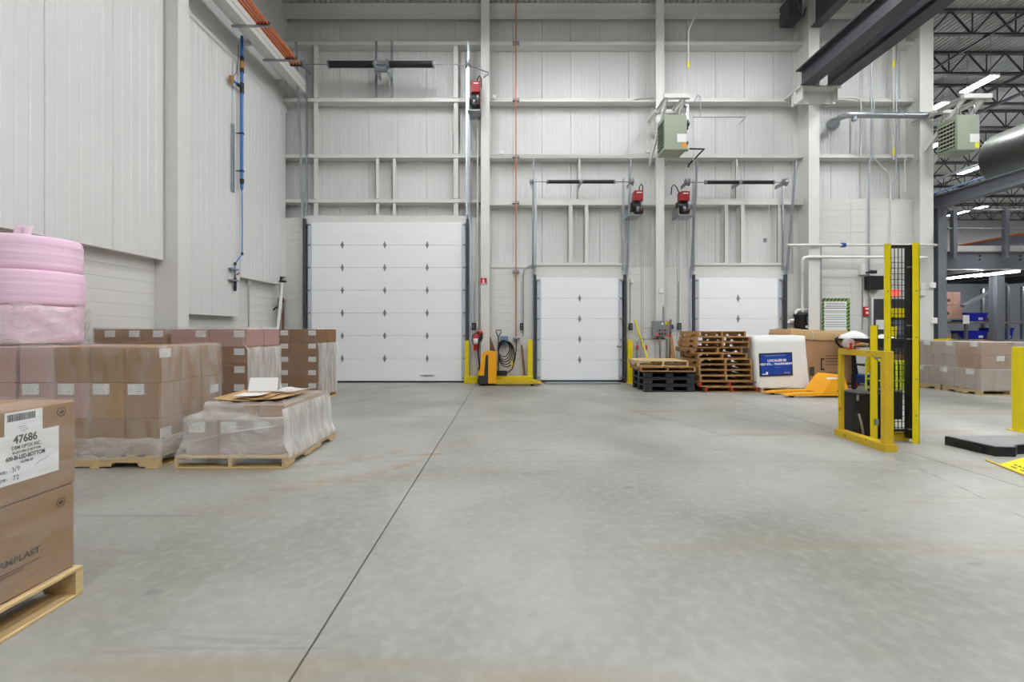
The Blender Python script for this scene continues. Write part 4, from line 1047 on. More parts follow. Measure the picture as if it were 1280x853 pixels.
for px, py, yy_, lab in ((860.5, 81, 10.98, 'yellow tag on the gas pipe above the middle heater'), (1117, 80, 11.6, 'upper yellow tag on the gas pipe between the conduits'), (1117, 190, 11.6, 'lower yellow tag on the gas pipe between the conduits')):
    q = P(px, py, yy_); M().cyl((q.x, q.y, q.z-.09), (q.x, q.y, q.z+.09), .026, 10).build('pipe_tag', 'yellow_sign', None, label=lab, cat='tag')
# dark crane beams on the third column
def ibeam(m, x0, x1, y0, y1, z0, z1, t=.03):
    xm = (x0+x1)/2
    return m.box(x0, x1, y0, y1, z0, z0+t).box(x0, x1, y0, y1, z1-t, z1).box(xm-.012, xm+.012, y0, y1, z0+t, z1-t)
def roof_beam(x0, x1, z0, z1, y1, nm, label):
    m = M(); ibeam(m, x0, x1, -6, y1, z0, z1)
    o = m.build('trim_%d' % nm, 'dark_steel', None, label=label, kind='structure'); return o
zb = PZ(112, 11.25)
b1 = roof_beam(7.46, 7.80, zb, zb+.50, 11.27, 2, 'dark steel roof beam nearest the dock doors')
b2 = roof_beam(8.14, 8.48, zb, zb+.50, 11.27, 3, 'dark steel roof beam nearest the hall opening')
roof_beam(7.86, 8.12, PZ(32, 11.2), PZ(-8, 11.2), 11.27, 4, 'dark joist girder over the third column')
m = M(); m.box(7.42, 8.50, 11.05, 11.68, zb-.04, zb-.002).box(7.42, 8.50, 11.28, 11.30, zb-.36, zb-.04).box(7.5, 7.53, 11.08, 11.5, zb-.34, zb-.04).box(8.42, 8.45, 11.08, 11.5, zb-.34, zb-.04)
m.build('beam_seat', 'white_paint', wall_back)
M().tube([P(996, -3, 11.0), P(1000, 12, 11.0), P(1004, 22, 11.0), P(1007, 10, 11.1)], .02, 6).build('cable_bundle', 'dark_steel', None, label='bundle of grey cables hanging at the top of the third column', cat='cable')
box('cable_box', 'dark_steel', None, PX(986, 11.3), PX(1003, 11.3), 11.3, 11.7, PZ(22, 11.3), PZ(-4, 11.3), .01, label='dark box under the roof left of the third column', cat='box')
# pipes between the third column and the wall's end
q = [P(1040, 157, 11.9), P(1043, 153, 11.6), P(1050, 147, 11.4), P(1060, 144, 11.3), P(1100, 144, 11.3), P(1166, 144.5, 11.3)]
t = thing('flue_pipe', 'galvanised flue pipe bending out of the wall toward the second heater', 'pipe', (q[0].x, 11.9, q[0].z-.1))
M().tube(q, .075, 14).build('tube', 'galvanised', t); M().cyl(P(1041, 156, 11.96), P(1041.3, 155.5, 11.88), .16, 16).build('wall_collar', 'galvanised', t)
M().cyl(P(1068, 144, 11.3), P(1068, 151, 11.3), .06, 12).build('tee', 'galvanised', t); M().cyl(P(1128, 144, 11.3), P(1131, 144, 11.3), .085, 14).build('joint_band', 'galvanised', t)
pipe('pale conduit rising from the floor signs to the upper girt, bending out at top', [P(1040, 122.5, 11.63), P(1068, 122.5, 11.63), P(1075, 125, 11.63), P(1076, 132, 11.63), P(1076, 196, 11.63)], .022, 'white_paint')
pipe('long blue-grey conduit rising the full height of the wall', [P(1089.5, 40, 11.63), P(1089.5, 195, 11.63), P(1086.5, 203, 11.66), P(1086.5, 420, 11.66)], .018, 'galvanised')
pipe('pale conduit swerving sideways under the second girt', [P(1092.5, 122, 11.64), P(1092.5, 197, 11.64), P(1100, 206, 11.66), P(1112, 217, 11.66), P(1113.5, 228, 11.66), P(1113.5, 375, 11.66)], .016, 'white_paint')
pipe('pale gas pipe with yellow tags hanging beside the long conduits', [P(1117, 55, 11.62), P(1117, 200, 11.62)], .02, 'white_paint', name='gas_pipe')
pipe('blue-grey conduit ending above the lower wall ledge', [P(1121, 48, 11.64), P(1120, 222, 11.64), P(1116.5, 236, 11.64), P(1116.5, 250, 11.64)], .016, 'galvanised')
pipe('thin hooked conduit under the second girt near the wall end', [P(1131, 240, 11.66), P(1131, 200, 11.66), P(1134, 194.5, 11.64), P(1166, 194.5, 11.4)], .014, 'white_paint')
pipe('long level pale pipe reaching from the dock door to the mezzanine post', [P(984, 306.5, 11.25), P(1100, 306.5, 11.25), P(1171, 306.5, 11.25)], .034, 'white_paint', name='air_pipe')
pipe('level pale pipe turning down to the black filter behind the open carton', [P(1003, 391, 11.5), P(1003, 391, 11.5)*.0+P(1003, 340, 11.5), P(1003, 326, 11.25), P(1004.5, 322.5, 11.25), P(1008, 321.5, 11.25), P(1090, 321.5, 11.25), P(1158, 322.5, 11.25)], .040, 'white_plastic', name='air_pipe')
M().cyl(P(1052, 306.5, 11.25), P(1056, 306.5, 11.25), .062, 14).build('pipe_union', 'blue_paint', None, label='small blue union on the upper level pipe', cat='fitting')
pipe('thin upright pipe left of the green striped notice', [P(1026.5, 308, 11.3), P(1026.5, 420, 11.3)], .016, 'galvanised')
# black filter unit
t = thing('air_filter_unit', 'black air filter unit with pale pipes behind the open brown carton', 'filter', P(1003, 412, 11.52))
q = P(1001, 412, 11.52)
M().lathe((q.x, q.y, q.z), [(.13, 0), (.15, .02), (.15, .34), (.17, .36), (.17, .42), (.06, .46)], 20).build('canister', 'black_plastic', t)
M().tube([P(995, 393, 11.5), P(995, 389.5, 11.5), P(997, 387.5, 11.5), P(1017, 387.5, 11.5), P(1019.5, 389, 11.5), P(1020, 392, 11.5), P(1020, 415, 11.5)], .035, 10).build('pipe', 'white_plastic', t)
M().tube([P(986, 404, 11.5), P(986.5, 401, 11.5), P(992, 400, 11.5)], .035, 10).build('inlet', 'white_plastic', t)
box('label', 'slate_blue', t, q.x+.06, q.x+.17, 11.35, 11.365, q.z+.14, q.z+.34); box('label', 'white_plastic', t, q.x+.02, q.x+.16, 11.35, 11.362, q.z+.04, q.z+.10)
box('support_post', 'steel_dull', t, q.x-.03, q.x+.03, 11.49, 11.55, 0, q.z, .004); box('foot', 'steel_dull', t, q.x-.12, q.x+.12, 11.42, 11.62, 0, .02)
box('back_plate', 'steel_dull', t, PX(1010,11.4), PX(1018,11.4), 11.66, 11.68, q.z-.02, q.z+.42)

# ================================================================== around the control panel
t = thing('control_panel', 'grey dock control panel with red stickers on a post beside the pallets', 'control panel', (PX(827, 11.45), 11.45, 0))
x0, x1, z0, z1 = PX(816.5, 11.35), PX(837, 11.35), PZ(421, 11.35), PZ(401, 11.35)
box('cabinet', 'steel_dull', t, x0, x1, 11.35, 11.5, z0, z1, .012)
cb = [o for o in t.children][0]; cb.data.materials[0] = mat('panel_grey', rgb(128,132,136), .5, var=.03)
box('red_sticker', 'red_sticker', t, PX(820, 11.35), PX(823, 11.35), 11.345, 11.35, PZ(420, 11.35), PZ(416.8, 11.35)); box('red_sticker', 'red_sticker', t, PX(832.8, 11.35), PX(837, 11.35), 11.345, 11.35, PZ(420, 11.35), PZ(417.7, 11.35))
box('switch_plate', 'yellow_sign', t, PX(831.6, 11.35), PX(835, 11.35), 11.34, 11.35, PZ(405.9, 11.35), PZ(402.4, 11.35)); box('disconnect_switch', 'red_paint', t, PX(832.7, 11.35), PX(834, 11.35), 11.31, 11.345, PZ(405, 11.35), PZ(403.2, 11.35), .004)
M().cyl((PX(828.5, 11.3), 11.35, PZ(405, 11.3)), (PX(828.5, 11.3), 11.325, PZ(405, 11.3)), .03, 14).build('pilot_lamp', 'white_plastic', t)
for i, px in enumerate((825, 828.5, 832)):
    for py, mm in ((413, 'red_paint' if i == 1 else 'black_plastic'), (417.5, 'black_plastic')):
        M().cyl((PX(px, 11.3), 11.35, PZ(py, 11.3)), (PX(px, 11.3), 11.32, PZ(py, 11.3)), .022, 10).build('push_button', mm, t)
box('stand_post', 'galvanised', t, PX(824, 11.4), PX(826, 11.4), 11.38, 11.42, 0, z0, .003); box('stand_foot', 'galvanised', t, PX(821, 11.4), PX(829, 11.4), 11.3, 11.5, 0, .015)
M().cyl((PX(828.5, 11.5), 11.45, z1), (PX(828.5, 11.5), 11.45, PZ(385, 11.5)), .02, 8).tube([P(828.5, 385, 11.5), P(827.5, 373, 11.55), P(826, 366, 11.6), P(825.8, 363, 11.6)], .016, 8).build('conduit', 'galvanised', t)
box('junction_box', 'white_plastic', None, PX(823.5, 11.48), PX(828, 11.48), 11.43, 11.499, PZ(366.5, 11.48), PZ(361, 11.48), .006, label='small white junction box on the middle column above the control panel', cat='junction box')
box('junction_box', 'white_plastic', None, PX(788.5, 11.6), PX(792, 11.6), 11.62, 11.699, PZ(354, 11.65), PZ(349, 11.65), .006, label='small white junction box beside the middle dock door frame', cat='junction box')
t = thing('dock_lever_frame', 'grey steel lever frame with two red handles behind the black pallets', 'frame', (PX(806, 11.5), 11.5, 0))
M().tube([(PX(796, 11.5), 11.5, .1), P(796, 428, 11.5), P(797.5, 424, 11.5), P(800, 423.5, 11.5), P(830, 423.5, 11.5), P(834, 424.5, 11.5), (PX(834, 11.5), 11.5, .1)], .02, 8).build('frame_tube', 'galvanised', t)
for px in (796.7, 808): M().cyl((PX(px, 11.42), 11.42, PZ(437, 11.42)), (PX(px, 11.42), 11.42, PZ(432, 11.42)), .012, 8).build('lever', 'galvanised', t); M().lathe((PX(px, 11.42), 11.42, PZ(437.5, 11.42)), [(.014, 0), (.024, .02), (.022, .11), (.01, .13)], 12).build('red_handle', 'red_paint', t)
box('back_panel', 'white_paint', t, PX(800, 11.55), PX(832, 11.55), 11.55, 11.57, .1, PZ(426, 11.55), .004)
M().cyl((PX(819, 11.2), 11.1, .02), P(793.3, 400.5, 11.6), .024, 10).build('yellow_pole', 'yellow_sign', None, label='yellow pole leaning against the wall in front of the control panel', cat='pole')
M().bar((PX(836, 11.45), 11.40, .02), P(838.3, 399.5, 11.6), .045, .03).build('timber_plank', 'wood_brown', None, label='narrow brown plank leaning at the edge of the control panel', cat='plank')
M().bar((PX(846, 11.0), 10.98, .02), P(838.5, 421, 11.5), .08, .03).build('timber_plank', 'wood_worn', None, label='tan plank leaning between the control panel and the pallet stack', cat='plank')
box('socket_box', 'blue_paint', None, PX(839.3, 11.6), PX(842.2, 11.6), 11.6, 11.698, PZ(411.5, 11.6), PZ(406, 11.6), .006, label='small dark blue socket box right of the control panel', cat='socket')

# ---- black plastic pallets with two wooden ones on top
def plastic_pallet(x, y, z, w, d, h, label):
    t = thing('plastic_pallet', label, 'pallet', (x, y, z), .0, 'black plastic pallets')
    M().box(-w/2, w/2, -d/2, d/2, h-.035, h-.001, .006).build('deck', 'charcoal_plastic', t, False)
    bm = meshof(M().box(-.085, .085, -.075, .075, .03, h-.035, .008), 'block', 'charcoal_plastic')
    rn = meshof(M().box(-w/2, w/2, -.06, .06, 0, .03, .005), 'runner', 'charcoal_plastic')
    rs = meshof(M().box(-.06, .06, -d/2+.12, d/2-.12, 0.001, .029, .005), 'runner', 'charcoal_plastic')
    for yy in (-d/2+.08, 0, d/2-.08):
        inst('runner', rn, t, (0, yy, 0))
        for xx in (-w/2+.09, 0, w/2-.09): inst('block', bm, t, (xx, yy, 0))
px0 = PX(806, 9.82); 
for k, lab in enumerate(('bottom black plastic pallet on the floor under two others', 'middle black plastic pallet in the low stack', 'upper black plastic pallet directly under the wooden pallets')):
    plastic_pallet(px0+.57, 10.32, k*.157, 1.14, 1.0, .156, lab)
pallet(px0+.53, 10.28, .473, 1.22, 1.05, -.05, 'tan wooden pallet resting askew on the black plastic pallets', 'wooden pallets by the dock doors', 'wood_worn', .105)
pallet(px0+.46, 10.35, .580, 1.14, .95, -.05, 'pale new wooden pallet topping the black plastic pallets', 'wooden pallets by the dock doors', 'wood_pale', .13)
# ---- tall stack of used pallets
words = ['bottom', 'second from bottom', 'third from bottom', 'fourth from bottom', 'fifth from bottom', 'middle', 'fifth from top', 'fourth from top', 'third from top', 'second from top', 'top']
fr = [(881, 947), (874, 949), (874.5, 941), (874, 941), (873.5, 941), (873.5, 939.5), (873, 935), (867, 929), (870, 937.5), (870.7, 938), (873, 933)]
for k, (a, b) in enumerate(fr):
    X0, X1 = PX(a, 9.82), PX(b, 9.82)
    dy = (-.04, -.03, 0, .01, 0, -.01, .02, .03, .01, 0, .02)[k]
    pallet((X0+X1)/2, 10.34+dy, k*.1262, X1-X0, 1.04, (0, 0, .01, -.005, .0, .008, -.01, .01, 0, -.012, .006)[k],
           '%s weathered wooden pallet in the tall stack of eleven' % words[k] if k != 1 else 'second from bottom pallet in the tall stack, red-ended stringers', 'tall stack of used wooden pallets', 'wood_worn', .125, 6, ends=(k < 2))
# ---- white wrapped bin with a blue sign
wx0, wx1, wy = PX(948, 9.72), PX(1013, 9.72), 9.72
pallet((wx0+wx1)/2+.06, wy+.39, 0, wx1-wx0-.02, .80, 0, 'wooden pallet under the white wrapped bin', 'wooden pallets by the dock doors', 'wood_pale', .115)
t = thing('wrapped_bin', 'white film-wrapped bin carrying a blue notice', 'bin', ((wx0+wx1)/2, wy+.39, .118))
random.seed(21)
R = []
for q in range(9):
    f = q/8; R.append((.118+f*1.15, wx0-.10*f, wx1-.10*f, wy+.0, wy+.76))
R.append((1.285, wx0-.07, wx1-.13, wy+.03, wy+.73)); R.append((1.292, wx0-.0, wx1-.22, wy+.10, wy+.66))
loft(R, 9, .06, .010).build('bin_body', 'white_plastic', t)
def tilted(px, py, Y=9.71): return P(px, py, Y)
sg = thing('blue_notice', 'blue notice with white lettering and black border on the white bin', 'sign', P(970, 471, 9.695))
s0 = P(970, 455.5, 9.695); ang = math.radians(2.2)
def rot2(u, v): return (s0.x+u*math.cos(ang)-v*math.sin(ang), s0.z+u*math.sin(ang)+v*math.cos(ang))
def plate(nm, mm, u0, u1, v0, v1, ya, yb, par): return M().prism([rot2(u0, v0), rot2(u1, v0), rot2(u1, v1), rot2(u0, v1)], 'y', ya, yb).build(nm, mm, par)
plate('border', 'ink', -.37, .37, -.265, .255, 9.694, 9.704, sg); plate('panel', 'blue_sign', -.335, .335, -.235, .225, 9.690, 9.694, sg)
ER = (math.pi/2, -ang, 0)
def sgt(s, u, v, size, bold, m='white_ink', al='CENTER'): a = rot2(u, v); text('lettering', s, size, (a[0], 9.6895, a[1]), ER, m, sg, al, bold)
sgt('LOCALISE 02', .02, .06, .075, .003); sgt('VERT BTL. - TRANSPARENT', 0, -.015, .06, .0025); sgt('CLAIR', .02, -.085, .045, .0, 'slate_blue')
plate('banner', 'slate_blue', -.25, .22, .185, .205, 9.6893, 9.6899, sg); plate('corner_mark', 'white_ink', -.32, -.19, -.225, -.208, 9.6893, 9.6899, sg); plate('corner_mark', 'white_ink', -.235, -.19, -.208, -.165, 9.6893, 9.6899, sg); plate('corner_mark', 'slate_blue', .17, .30, -.215, -.18, 9.6893, 9.6899, sg)
# ---- big open brown carton
gx0, gx1, gy0 = PX(990, 10.5), PX(1065, 10.5), 10.5
pallet((gx0+gx1)/2+.06, gy0+.45, 0, gx1-gx0+.14, .92, 0, 'red-ended wooden pallet under the big brown carton', 'wooden pallets by the dock doors', 'wood_worn', .14, ends=True)
t = thing('bulk_carton', 'big brown bulk carton with a crumpled kraft lid beside the white bin', 'box', ((gx0+gx1)/2, gy0+.42, .143))
loft([(.144, gx0+.04, gx1-.02, gy0, gy0+.80), (.5, gx0, gx1-.01, gy0-.01, gy0+.83), (.9, gx0, gx1, gy0-.01, gy0+.83), (1.27, gx0-.03, gx1+.0, gy0, gy0+.82)], 6, .02, .004).build('body', 'cardboard_kraft', t)
m = loft([(1.20, gx0-.08, gx1+.035, gy0-.03, gy0+.85), (1.28, gx0-.07, gx1+.03, gy0-.025, gy0+.85), (1.40, gx0-.04, gx1-.02, gy0-.01, gy0+.84), (1.43, gx0+.0, gx1-.10, gy0+.05, gy0+.78)], 8, .03, .02)
m.v = [(v[0], v[1], v[2]-.10*max(0, (v[0]-(gx0+.5))/(gx1-gx0))+.025*math.sin(v[0]*4)) for v in m.v]; m.build('lid', 'cardboard_tan', t)
M().box(PX(1014,10.48), PX(1016,10.48), gy0-.05, gy0-.03, 1.17, 1.36).box(PX(1044,10.48), PX(1046,10.48), gy0-.05, gy0-.03, 1.17, 1.33).build('tape', 'film_thick', t)
ip = lambda px, py: P(px, py, gy0-.013)
m = M(); a, b = ip(1026, 463), ip(1030.5, 448)
m.box(a.x, a.x+.03, gy0-.0135, gy0-.0115, a.z, b.z).box(a.x, b.x, gy0-.0135, gy0-.0115, b.z-.04, b.z).box(a.x, b.x, gy0-.0135, gy0-.0115, a.z, a.z+.04); m.build('printed_bracket', 'ink', t)
for k, (py, px1) in enumerate(((445, 1057), (448.5, 1052), (452, 1050), (456, 1047), (466, 1058))):
    a = ip(1032, py); box('print_line', 'carton_ink', t, a.x, ip(px1, py).x, gy0-.0135, gy0-.0115, a.z-.008, a.z+.008)
box('printed_bracket', 'carton_ink', t, ip(1012,0).x, ip(1018,0).x, gy0-.0135, gy0-.0115, ip(0,470).z, ip(0,459).z)
# ---- yellow pallet jack
t = thing('pallet_jack', 'bright yellow pallet jack with its forks in front of the white bin', 'pallet jack', (6.45, 9.25, 0))
for y0 in (9.0, 9.40):
    xa, xb = PX(980, 9.1)-(.02 if y0 < 9.2 else .18), 6.85
    M().prism([(xa, .045), (xa+.18, .04), (xb, .045), (xb, .115), (xa+.3, .095), (xa, .062)], 'y', y0, y0+.16).build('fork', 'orange_yellow', t)
    M().cyl((xa+.16, y0+.03, .038), (xa+.16, y0+.13, .038), .037, 12).build('load_roller', 'black_rubber', t)
M().prism([(6.52, .10), (6.98, .10), (7.05, .04), (7.08, .13), (6.96, .47), (6.82, .47), (6.74, .40)], 'y', 9.0, 9.56).build('frame_plate', 'orange_yellow', t)
a = P(1041, 473, 8.99); box('decal', 'white_ink', t, a.x-.12, a.x+.10, 8.997, 8.9995, a.z-.02, a.z+.012)
M().cyl((7.1, 9.15, .09), (7.1, 9.41, .09), .088, 18).build('steer_wheel', 'black_rubber', t)
# ---- blue jack in the gap by the wall
t = thing('hydraulic_jack', 'blue hydraulic jack with a black loop handle near the far wall', 'pallet jack', (PX(1076, 11.2), 11.2, 0))
qq = P(1076, 471, 11.2)
M().box(PX(1067, 11.1), PX(1087, 11.1), 11.0, 11.4, .06, .27, .02).build('pump_body', 'blue_paint', t)
M().cyl((PX(1073, 11.1), 11.2, .25), (PX(1073, 11.1), 11.2, .34), .06, 14).build('pump', 'blue_paint', t)
for px in (1069, 1084): M().lathe((PX(px, 11.1), 11.06, .06), [(.02,-.03),(.06,-.03),(.06,.03),(.02,.03)], 14, 'y').build('wheel', 'black_rubber', t)
M().cyl((PX(1073.5, 11.1), 11.15, .3), P(1067, 437, 10.32), .02, 10).build('handle_shaft', 'black_metal', t)
M().tube([P(a_, b_, 10.3) for a_, b_ in ((1067, 436), (1066.5, 423), (1064, 420.5), (1050, 420.8), (1045.5, 423.5), (1045.5, 428), (1050, 433), (1056, 435), (1067, 436))], .024, 10).build('loop_grip', 'black_rubber', t)
box('decal', 'white_ink', t, PX(1068, 11.0), PX(1070, 11.0), 10.995, 11.0, .12, .2)

# ================================================================== notices and fittings right of the third column
t = thing('green_notice', 'white safety notice with a green striped border on the far wall', 'notice', (PX(1044.5, 11.6), 11.69, PZ(425, 11.69)))
x0, x1, z0, z1 = PX(1027, 11.68), PX(1062, 11.68), PZ(425, 11.68), PZ(373, 11.68)
box('board', 'paper', t, x0, x1, 11.675, 11.695, z0, z1); bd = .085
gb = M()
gb.box(x0, x1, 11.672, 11.675, z1-bd, z1).box(x0, x0+bd*.75, 11.672, 11.675, z0, z1-bd).box(x1-bd, x1, 11.672, 11.675, z0, z1-bd); gb.build('border', 'green_light', t)
st = M(); s = .10
n = int((x1-x0)/s)
for i in range(n): a = x0+i*s; st.prism([(a, z1-bd), (a+s*.5, z1-bd), (a+s*.5+.06, z1), (a+.06, z1)], 'y', 11.669, 11.672)
for i in range(int((z1-z0-bd)/s)):
    b = z0+i*s
    for u0, u1 in ((x0, x0+bd*.75), (x1-bd, x1)): st.prism([(u0, b), (u1, b+.06), (u1, b+.06+s*.5), (u0, b+s*.5)], 'y', 11.669, 11.672)
st.build('border_stripe', 'green_dark', t, kind='stuff')
for k, (py, u, mm) in enumerate(((379.5, .1, 'ink_grey'), (381.5, .1, 'ink_grey'), (383.5, .08, 'ink_grey'), (385.5, .05, 'ink'), (391, .06, 'green_light'), (394.5, .06, 'green_light'), (399.5, .06, 'green_light'), (403, .08, 'ink_grey'), (408.5, .06, 'green_light'), (389, .06, 'ink_grey'), (397, .08, 'ink_grey'), (406, .08, 'ink_grey'))):
    box('print_line', mm, t, x0+u+.02, x1-u-.02, 11.673, 11.6755, PZ(py, 11.68)-.008, PZ(py, 11.68)+.008)
t = thing('fire_alarm_station', 'small red fire alarm pull station on the far wall', 'alarm', P(1082.5, 397, 11.69)); q = P(1082.5, 389.5, 11.66)
box('case', 'red_paint', t, q.x-.065, q.x+.065, 11.63, 11.697, q.z-.125, q.z+.125, .008); box('label', 'white_ink', t, q.x-.045, q.x+.045, 11.626, 11.63, q.z+.05, q.z+.09); M().cyl((q.x, 11.63, q.z-.04), (q.x, 11.615, q.z-.04), .03, 10).build('pull', 'white_ink', t)
M().cyl((q.x-.08, 11.68, q.z-.5), (q.x-.08, 11.68, q.z+.9), .012, 8).build('conduit', 'galvanised', t)
t = thing('emergency_light', 'white strobe with a black lamp head above the black box on the wall', 'emergency light', P(1082, 344, 11.69)); q = P(1079, 337, 11.6)
box('strobe', 'white_plastic', t, q.x-.06, q.x+.06, 11.58, 11.697, q.z-.14, q.z+.14, .012); M().lathe(P(1088, 340, 11.5), [(.02, 0), (.05, .02), (.05, .09), (.02, .1)], 14, 'x').box(PX(1085, 11.5), PX(1090, 11.5), 11.48, 11.69, PZ(341, 11.5), PZ(339.5, 11.5)).cyl(P(1090, 340, 11.5), P(1096, 340, 11.45), .045, 12).build('lamp_head', 'black_plastic', t)
box('wall_cabinet', 'black_metal', None, PX(1087.5, 11.5), PX(1106, 11.5), 11.48, 11.699, PZ(362, 11.5), PZ(345, 11.5), .01, label='black wall box to the left of the yellow mast', cat='cabinet')
d4 = thing('door_4', 'charcoal personnel door with a window, seen behind the wire mesh', None, (PX(1113, 11.66), 11.66, 0), kind='structure')
x0, x1, zt4 = PX(1091, 11.66), PX(1136, 11.66), PZ(374, 11.66)
box('door_leaf', 'dark_steel', d4, x0, x1, 11.645, 11.69, .01, zt4, .004)
for a0, a1, b0, b1 in ((x0-.06, x0, 0, zt4+.06), (x1, x1+.06, 0, zt4+.06), (x0, x1, zt4, zt4+.06)): box('frame', 'white_paint', d4, a0, a1, 11.63, 11.699, b0, b1, .003)
box('window_pane', 'glass_grey', d4, x0+.55, x0+.8, 11.640, 11.646, 1.3, 2.0); box('door_notice', 'paper', d4, PX(1095, 11.64), PX(1108, 11.64), 11.638, 11.645, PZ(412, 11.64), PZ(400, 11.64)); box('push_bar', 'steel_dull', d4, x0+.1, x1-.1, 11.6, 11.645, .98, 1.05, .01)
t = thing('exit_sign', 'glowing red exit sign above the charcoal door', 'sign', P(1118, 371, 11.6)); box('case', 'white_plastic', t, PX(1112.5, 11.6), PX(1125, 11.6), 11.6, 11.698, PZ(370.5, 11.6), PZ(361.5, 11.6)); box('glow_panel', 'exit_red', t, PX(1113, 11.6), PX(1124.5, 11.6), 11.595, 11.6, PZ(370, 11.6), PZ(362, 11.6))
for px, py, hh, lab in ((1152, 358, 4, 'upper pale switch box on the end column'), (1153, 366, 4, 'lower pale switch box on the end column'), (1165, 357, 3.4, 'small pale box on the outer edge of the end column'), (1167, 401, 3.6, 'small pale box low on the outer edge of the end column')):
    box('switch_box', 'white_plastic', None, PX(px-3, 11.33), PX(px+3, 11.33), 11.28, 11.349, PZ(py+hh, 11.33), PZ(py-hh, 11.33), .008, label=lab, cat='switch box')

# ================================================================== work bench and things seen through the mesh
bY = 9.75
t = thing('work_bench', 'black metal bench behind the yellow mast, cluttered with supplies', 'bench', (PX(1100, bY), bY+.3, 0))
wx0, wx1, zt5 = PX(1068, bY), PX(1138, bY), PZ(423.5, bY)
box('worktop', 'black_metal', t, wx0, wx1, bY, bY+.6, zt5-.05, zt5, .006); box('apron', 'black_metal', t, wx0+.05, wx1-.05, bY+.03, bY+.05, zt5-.20, zt5-.05)
for x in (PX(1092, bY), wx1-.04):
    for y in (bY+.04, bY+.56): box('leg', 'black_metal', t, x-.03, x+.03, y-.03, y+.03, 0, zt5-.05)
box('shelf', 'black_metal', t, PX(1090, bY), wx1-.05, bY+.04, bY+.56, .58, .62)
t = thing('plastic_bag', 'white plastic bag lying on the black bench', 'bag', (PX(1080, bY), bY+.25, zt5))
m = M(); random.seed(4)
rows = []
for i in range(7):
    f = i/6; rows.append([(PX(1080, bY)+(.30-.26*f*f)*math.cos(a)*(1+.1*math.sin(3*a)), bY+.28+(.22-.2*f*f)*math.sin(a), zt5+.002+.17*f+random.uniform(-.008,.008)) for a in [j*math.pi/12 for j in range(24)]])
m.add([v for r in rows for v in r], [(i*24+j, i*24+(j+1) % 24, (i+1)*24+(j+1) % 24, (i+1)*24+j) for i in range(6) for j in range(24)], True); m.add(rows[-1], [tuple(range(24))]); m.build('bag_skin', 'white_plastic', t)
m = M(); cx = PX(1118, bY); rows = []
for i in range(5):
    f = i/4; rows.append([(cx+(.26-.2*f)*math.cos(a)*(1+.15*math.sin(4*a)), bY+.28+(.18-.14*f)*math.sin(a), zt5+.002+.09*f+random.uniform(-.01,.01)) for a in [j*math.pi/10 for j in range(20)]])
m.add([v for r in rows for v in r], [(i*20+j, i*20+(j+1) % 20, (i+1)*20+(j+1) % 20, (i+1)*20+j) for i in range(4) for j in range(20)], True); m.add(rows[-1], [tuple(range(20))]); m.build('crumpled_film', 'white_plastic', None, label='crumpled white film on the bench behind the wire mesh', cat='film')
t = thing('yellow_tub', 'yellow tub standing on the bench behind the wire mesh', 'tub', (PX(1129, bY), bY+.3, zt5)); M().lathe((PX(1129, bY), bY+.3, zt5+.001), [(.085, 0), (.095, .24), (.10, .25), (.10, .27), (.085, .27), (.08, .02)], 20).build('tub_wall', 'yellow_paint', t); M().tube([(PX(1129, bY)+.1*math.cos(a), bY+.3, zt5+.27+.1*math.sin(a)) for a in [i*math.pi/10 for i in range(11)]], .006, 6).build('tub_handle', 'steel_dull', t)
box('yellow_sign_panel', 'yellow_paint', None, PX(1112, 11.5), PX(1135, 11.5), 11.55, 11.60, PZ(397, 11.55), PZ(385, 11.55), .004, label='yellow panel across the charcoal door behind the mesh', cat='panel')
t = thing('lime_cart', 'lime-yellow tubular cart with black bins below the bench', 'cart', (PX(1113, 9.3), 9.4, 0)); cx0, cx1 = PX(1097, 9.3), PX(1128, 9.3)
m = M()
for z in (.10, .33, .75):
    m.tube([(cx0, 9.2, z), (cx1, 9.2, z), (cx1, 9.6, z), (cx0, 9.6, z)], .02, 8, True)
for x in (cx0, cx1):
    for y in (9.2, 9.6): m.cyl((x, y, .06), (x, y, .75), .02, 8)
m.build('tube_frame', 'lime', t)
for i in range(3): x = cx0+.30+i*.09; M().box(x-.025, x+.025, 9.16, 9.18, .15, .74).build('slat', 'lime', t)
box('bin', 'black_plastic', t, cx0+.04, cx1-.05, 9.25, 9.55, .14, .66, .01)
for x in (cx0, cx1):
    for y in (9.2, 9.6): M().lathe((x, y, .035), [(.01,-.015),(.035,-.015),(.035,.015),(.01,.015)], 12, 'y').build('caster', 'black_rubber', t)
random.seed(6)
for i in range(5): box('brown_carton', 'cardboard_brown', None, PX(1119, 9.8)+i*.075, PX(1119, 9.8)+i*.075+.07, 9.86, 10.15, .621, .86+.02*(i % 3), .004, label=['first', 'second', 'third', 'fourth', 'fifth'][i]+' slim brown carton from the column side on the bench shelf', cat='box', group='slim cartons on the bench shelf')

# ================================================================== stretch wrapping machine: guard, mast, table, ramp
gX = 4.45; gy0, gy1, gz = 5.01, 5.80, 1.165
t = thing('yellow_guard', 'worn yellow steel guard frame in front of the wrapping mast', 'guard frame', (gX, (gy0+gy1)/2, 0))
box('post', 'yellow_worn', t, gX-.10, gX+.01, gy0, gy0+.06, .0, gz, .006); box('post', 'yellow_worn', t, gX-.045, gX+.01, gy1-.05, gy1, .0, gz, .006)
M().prism([(gX-.097, gy0+.002), (gX+.006, gy0+.002), (gX+.006, gy1-.002), (gX-.041, gy1-.002)], 'z', gz-.075, gz-.002).build('top_rail', 'yellow_worn', t)
M().prism([(gX-.115, gy0-.02), (gX+.03, gy0-.02), (gX+.03, gy1+.02), (gX-.075, gy1+.02)], 'z', .0, .085).build('bottom_rail', 'yellow_worn', t)
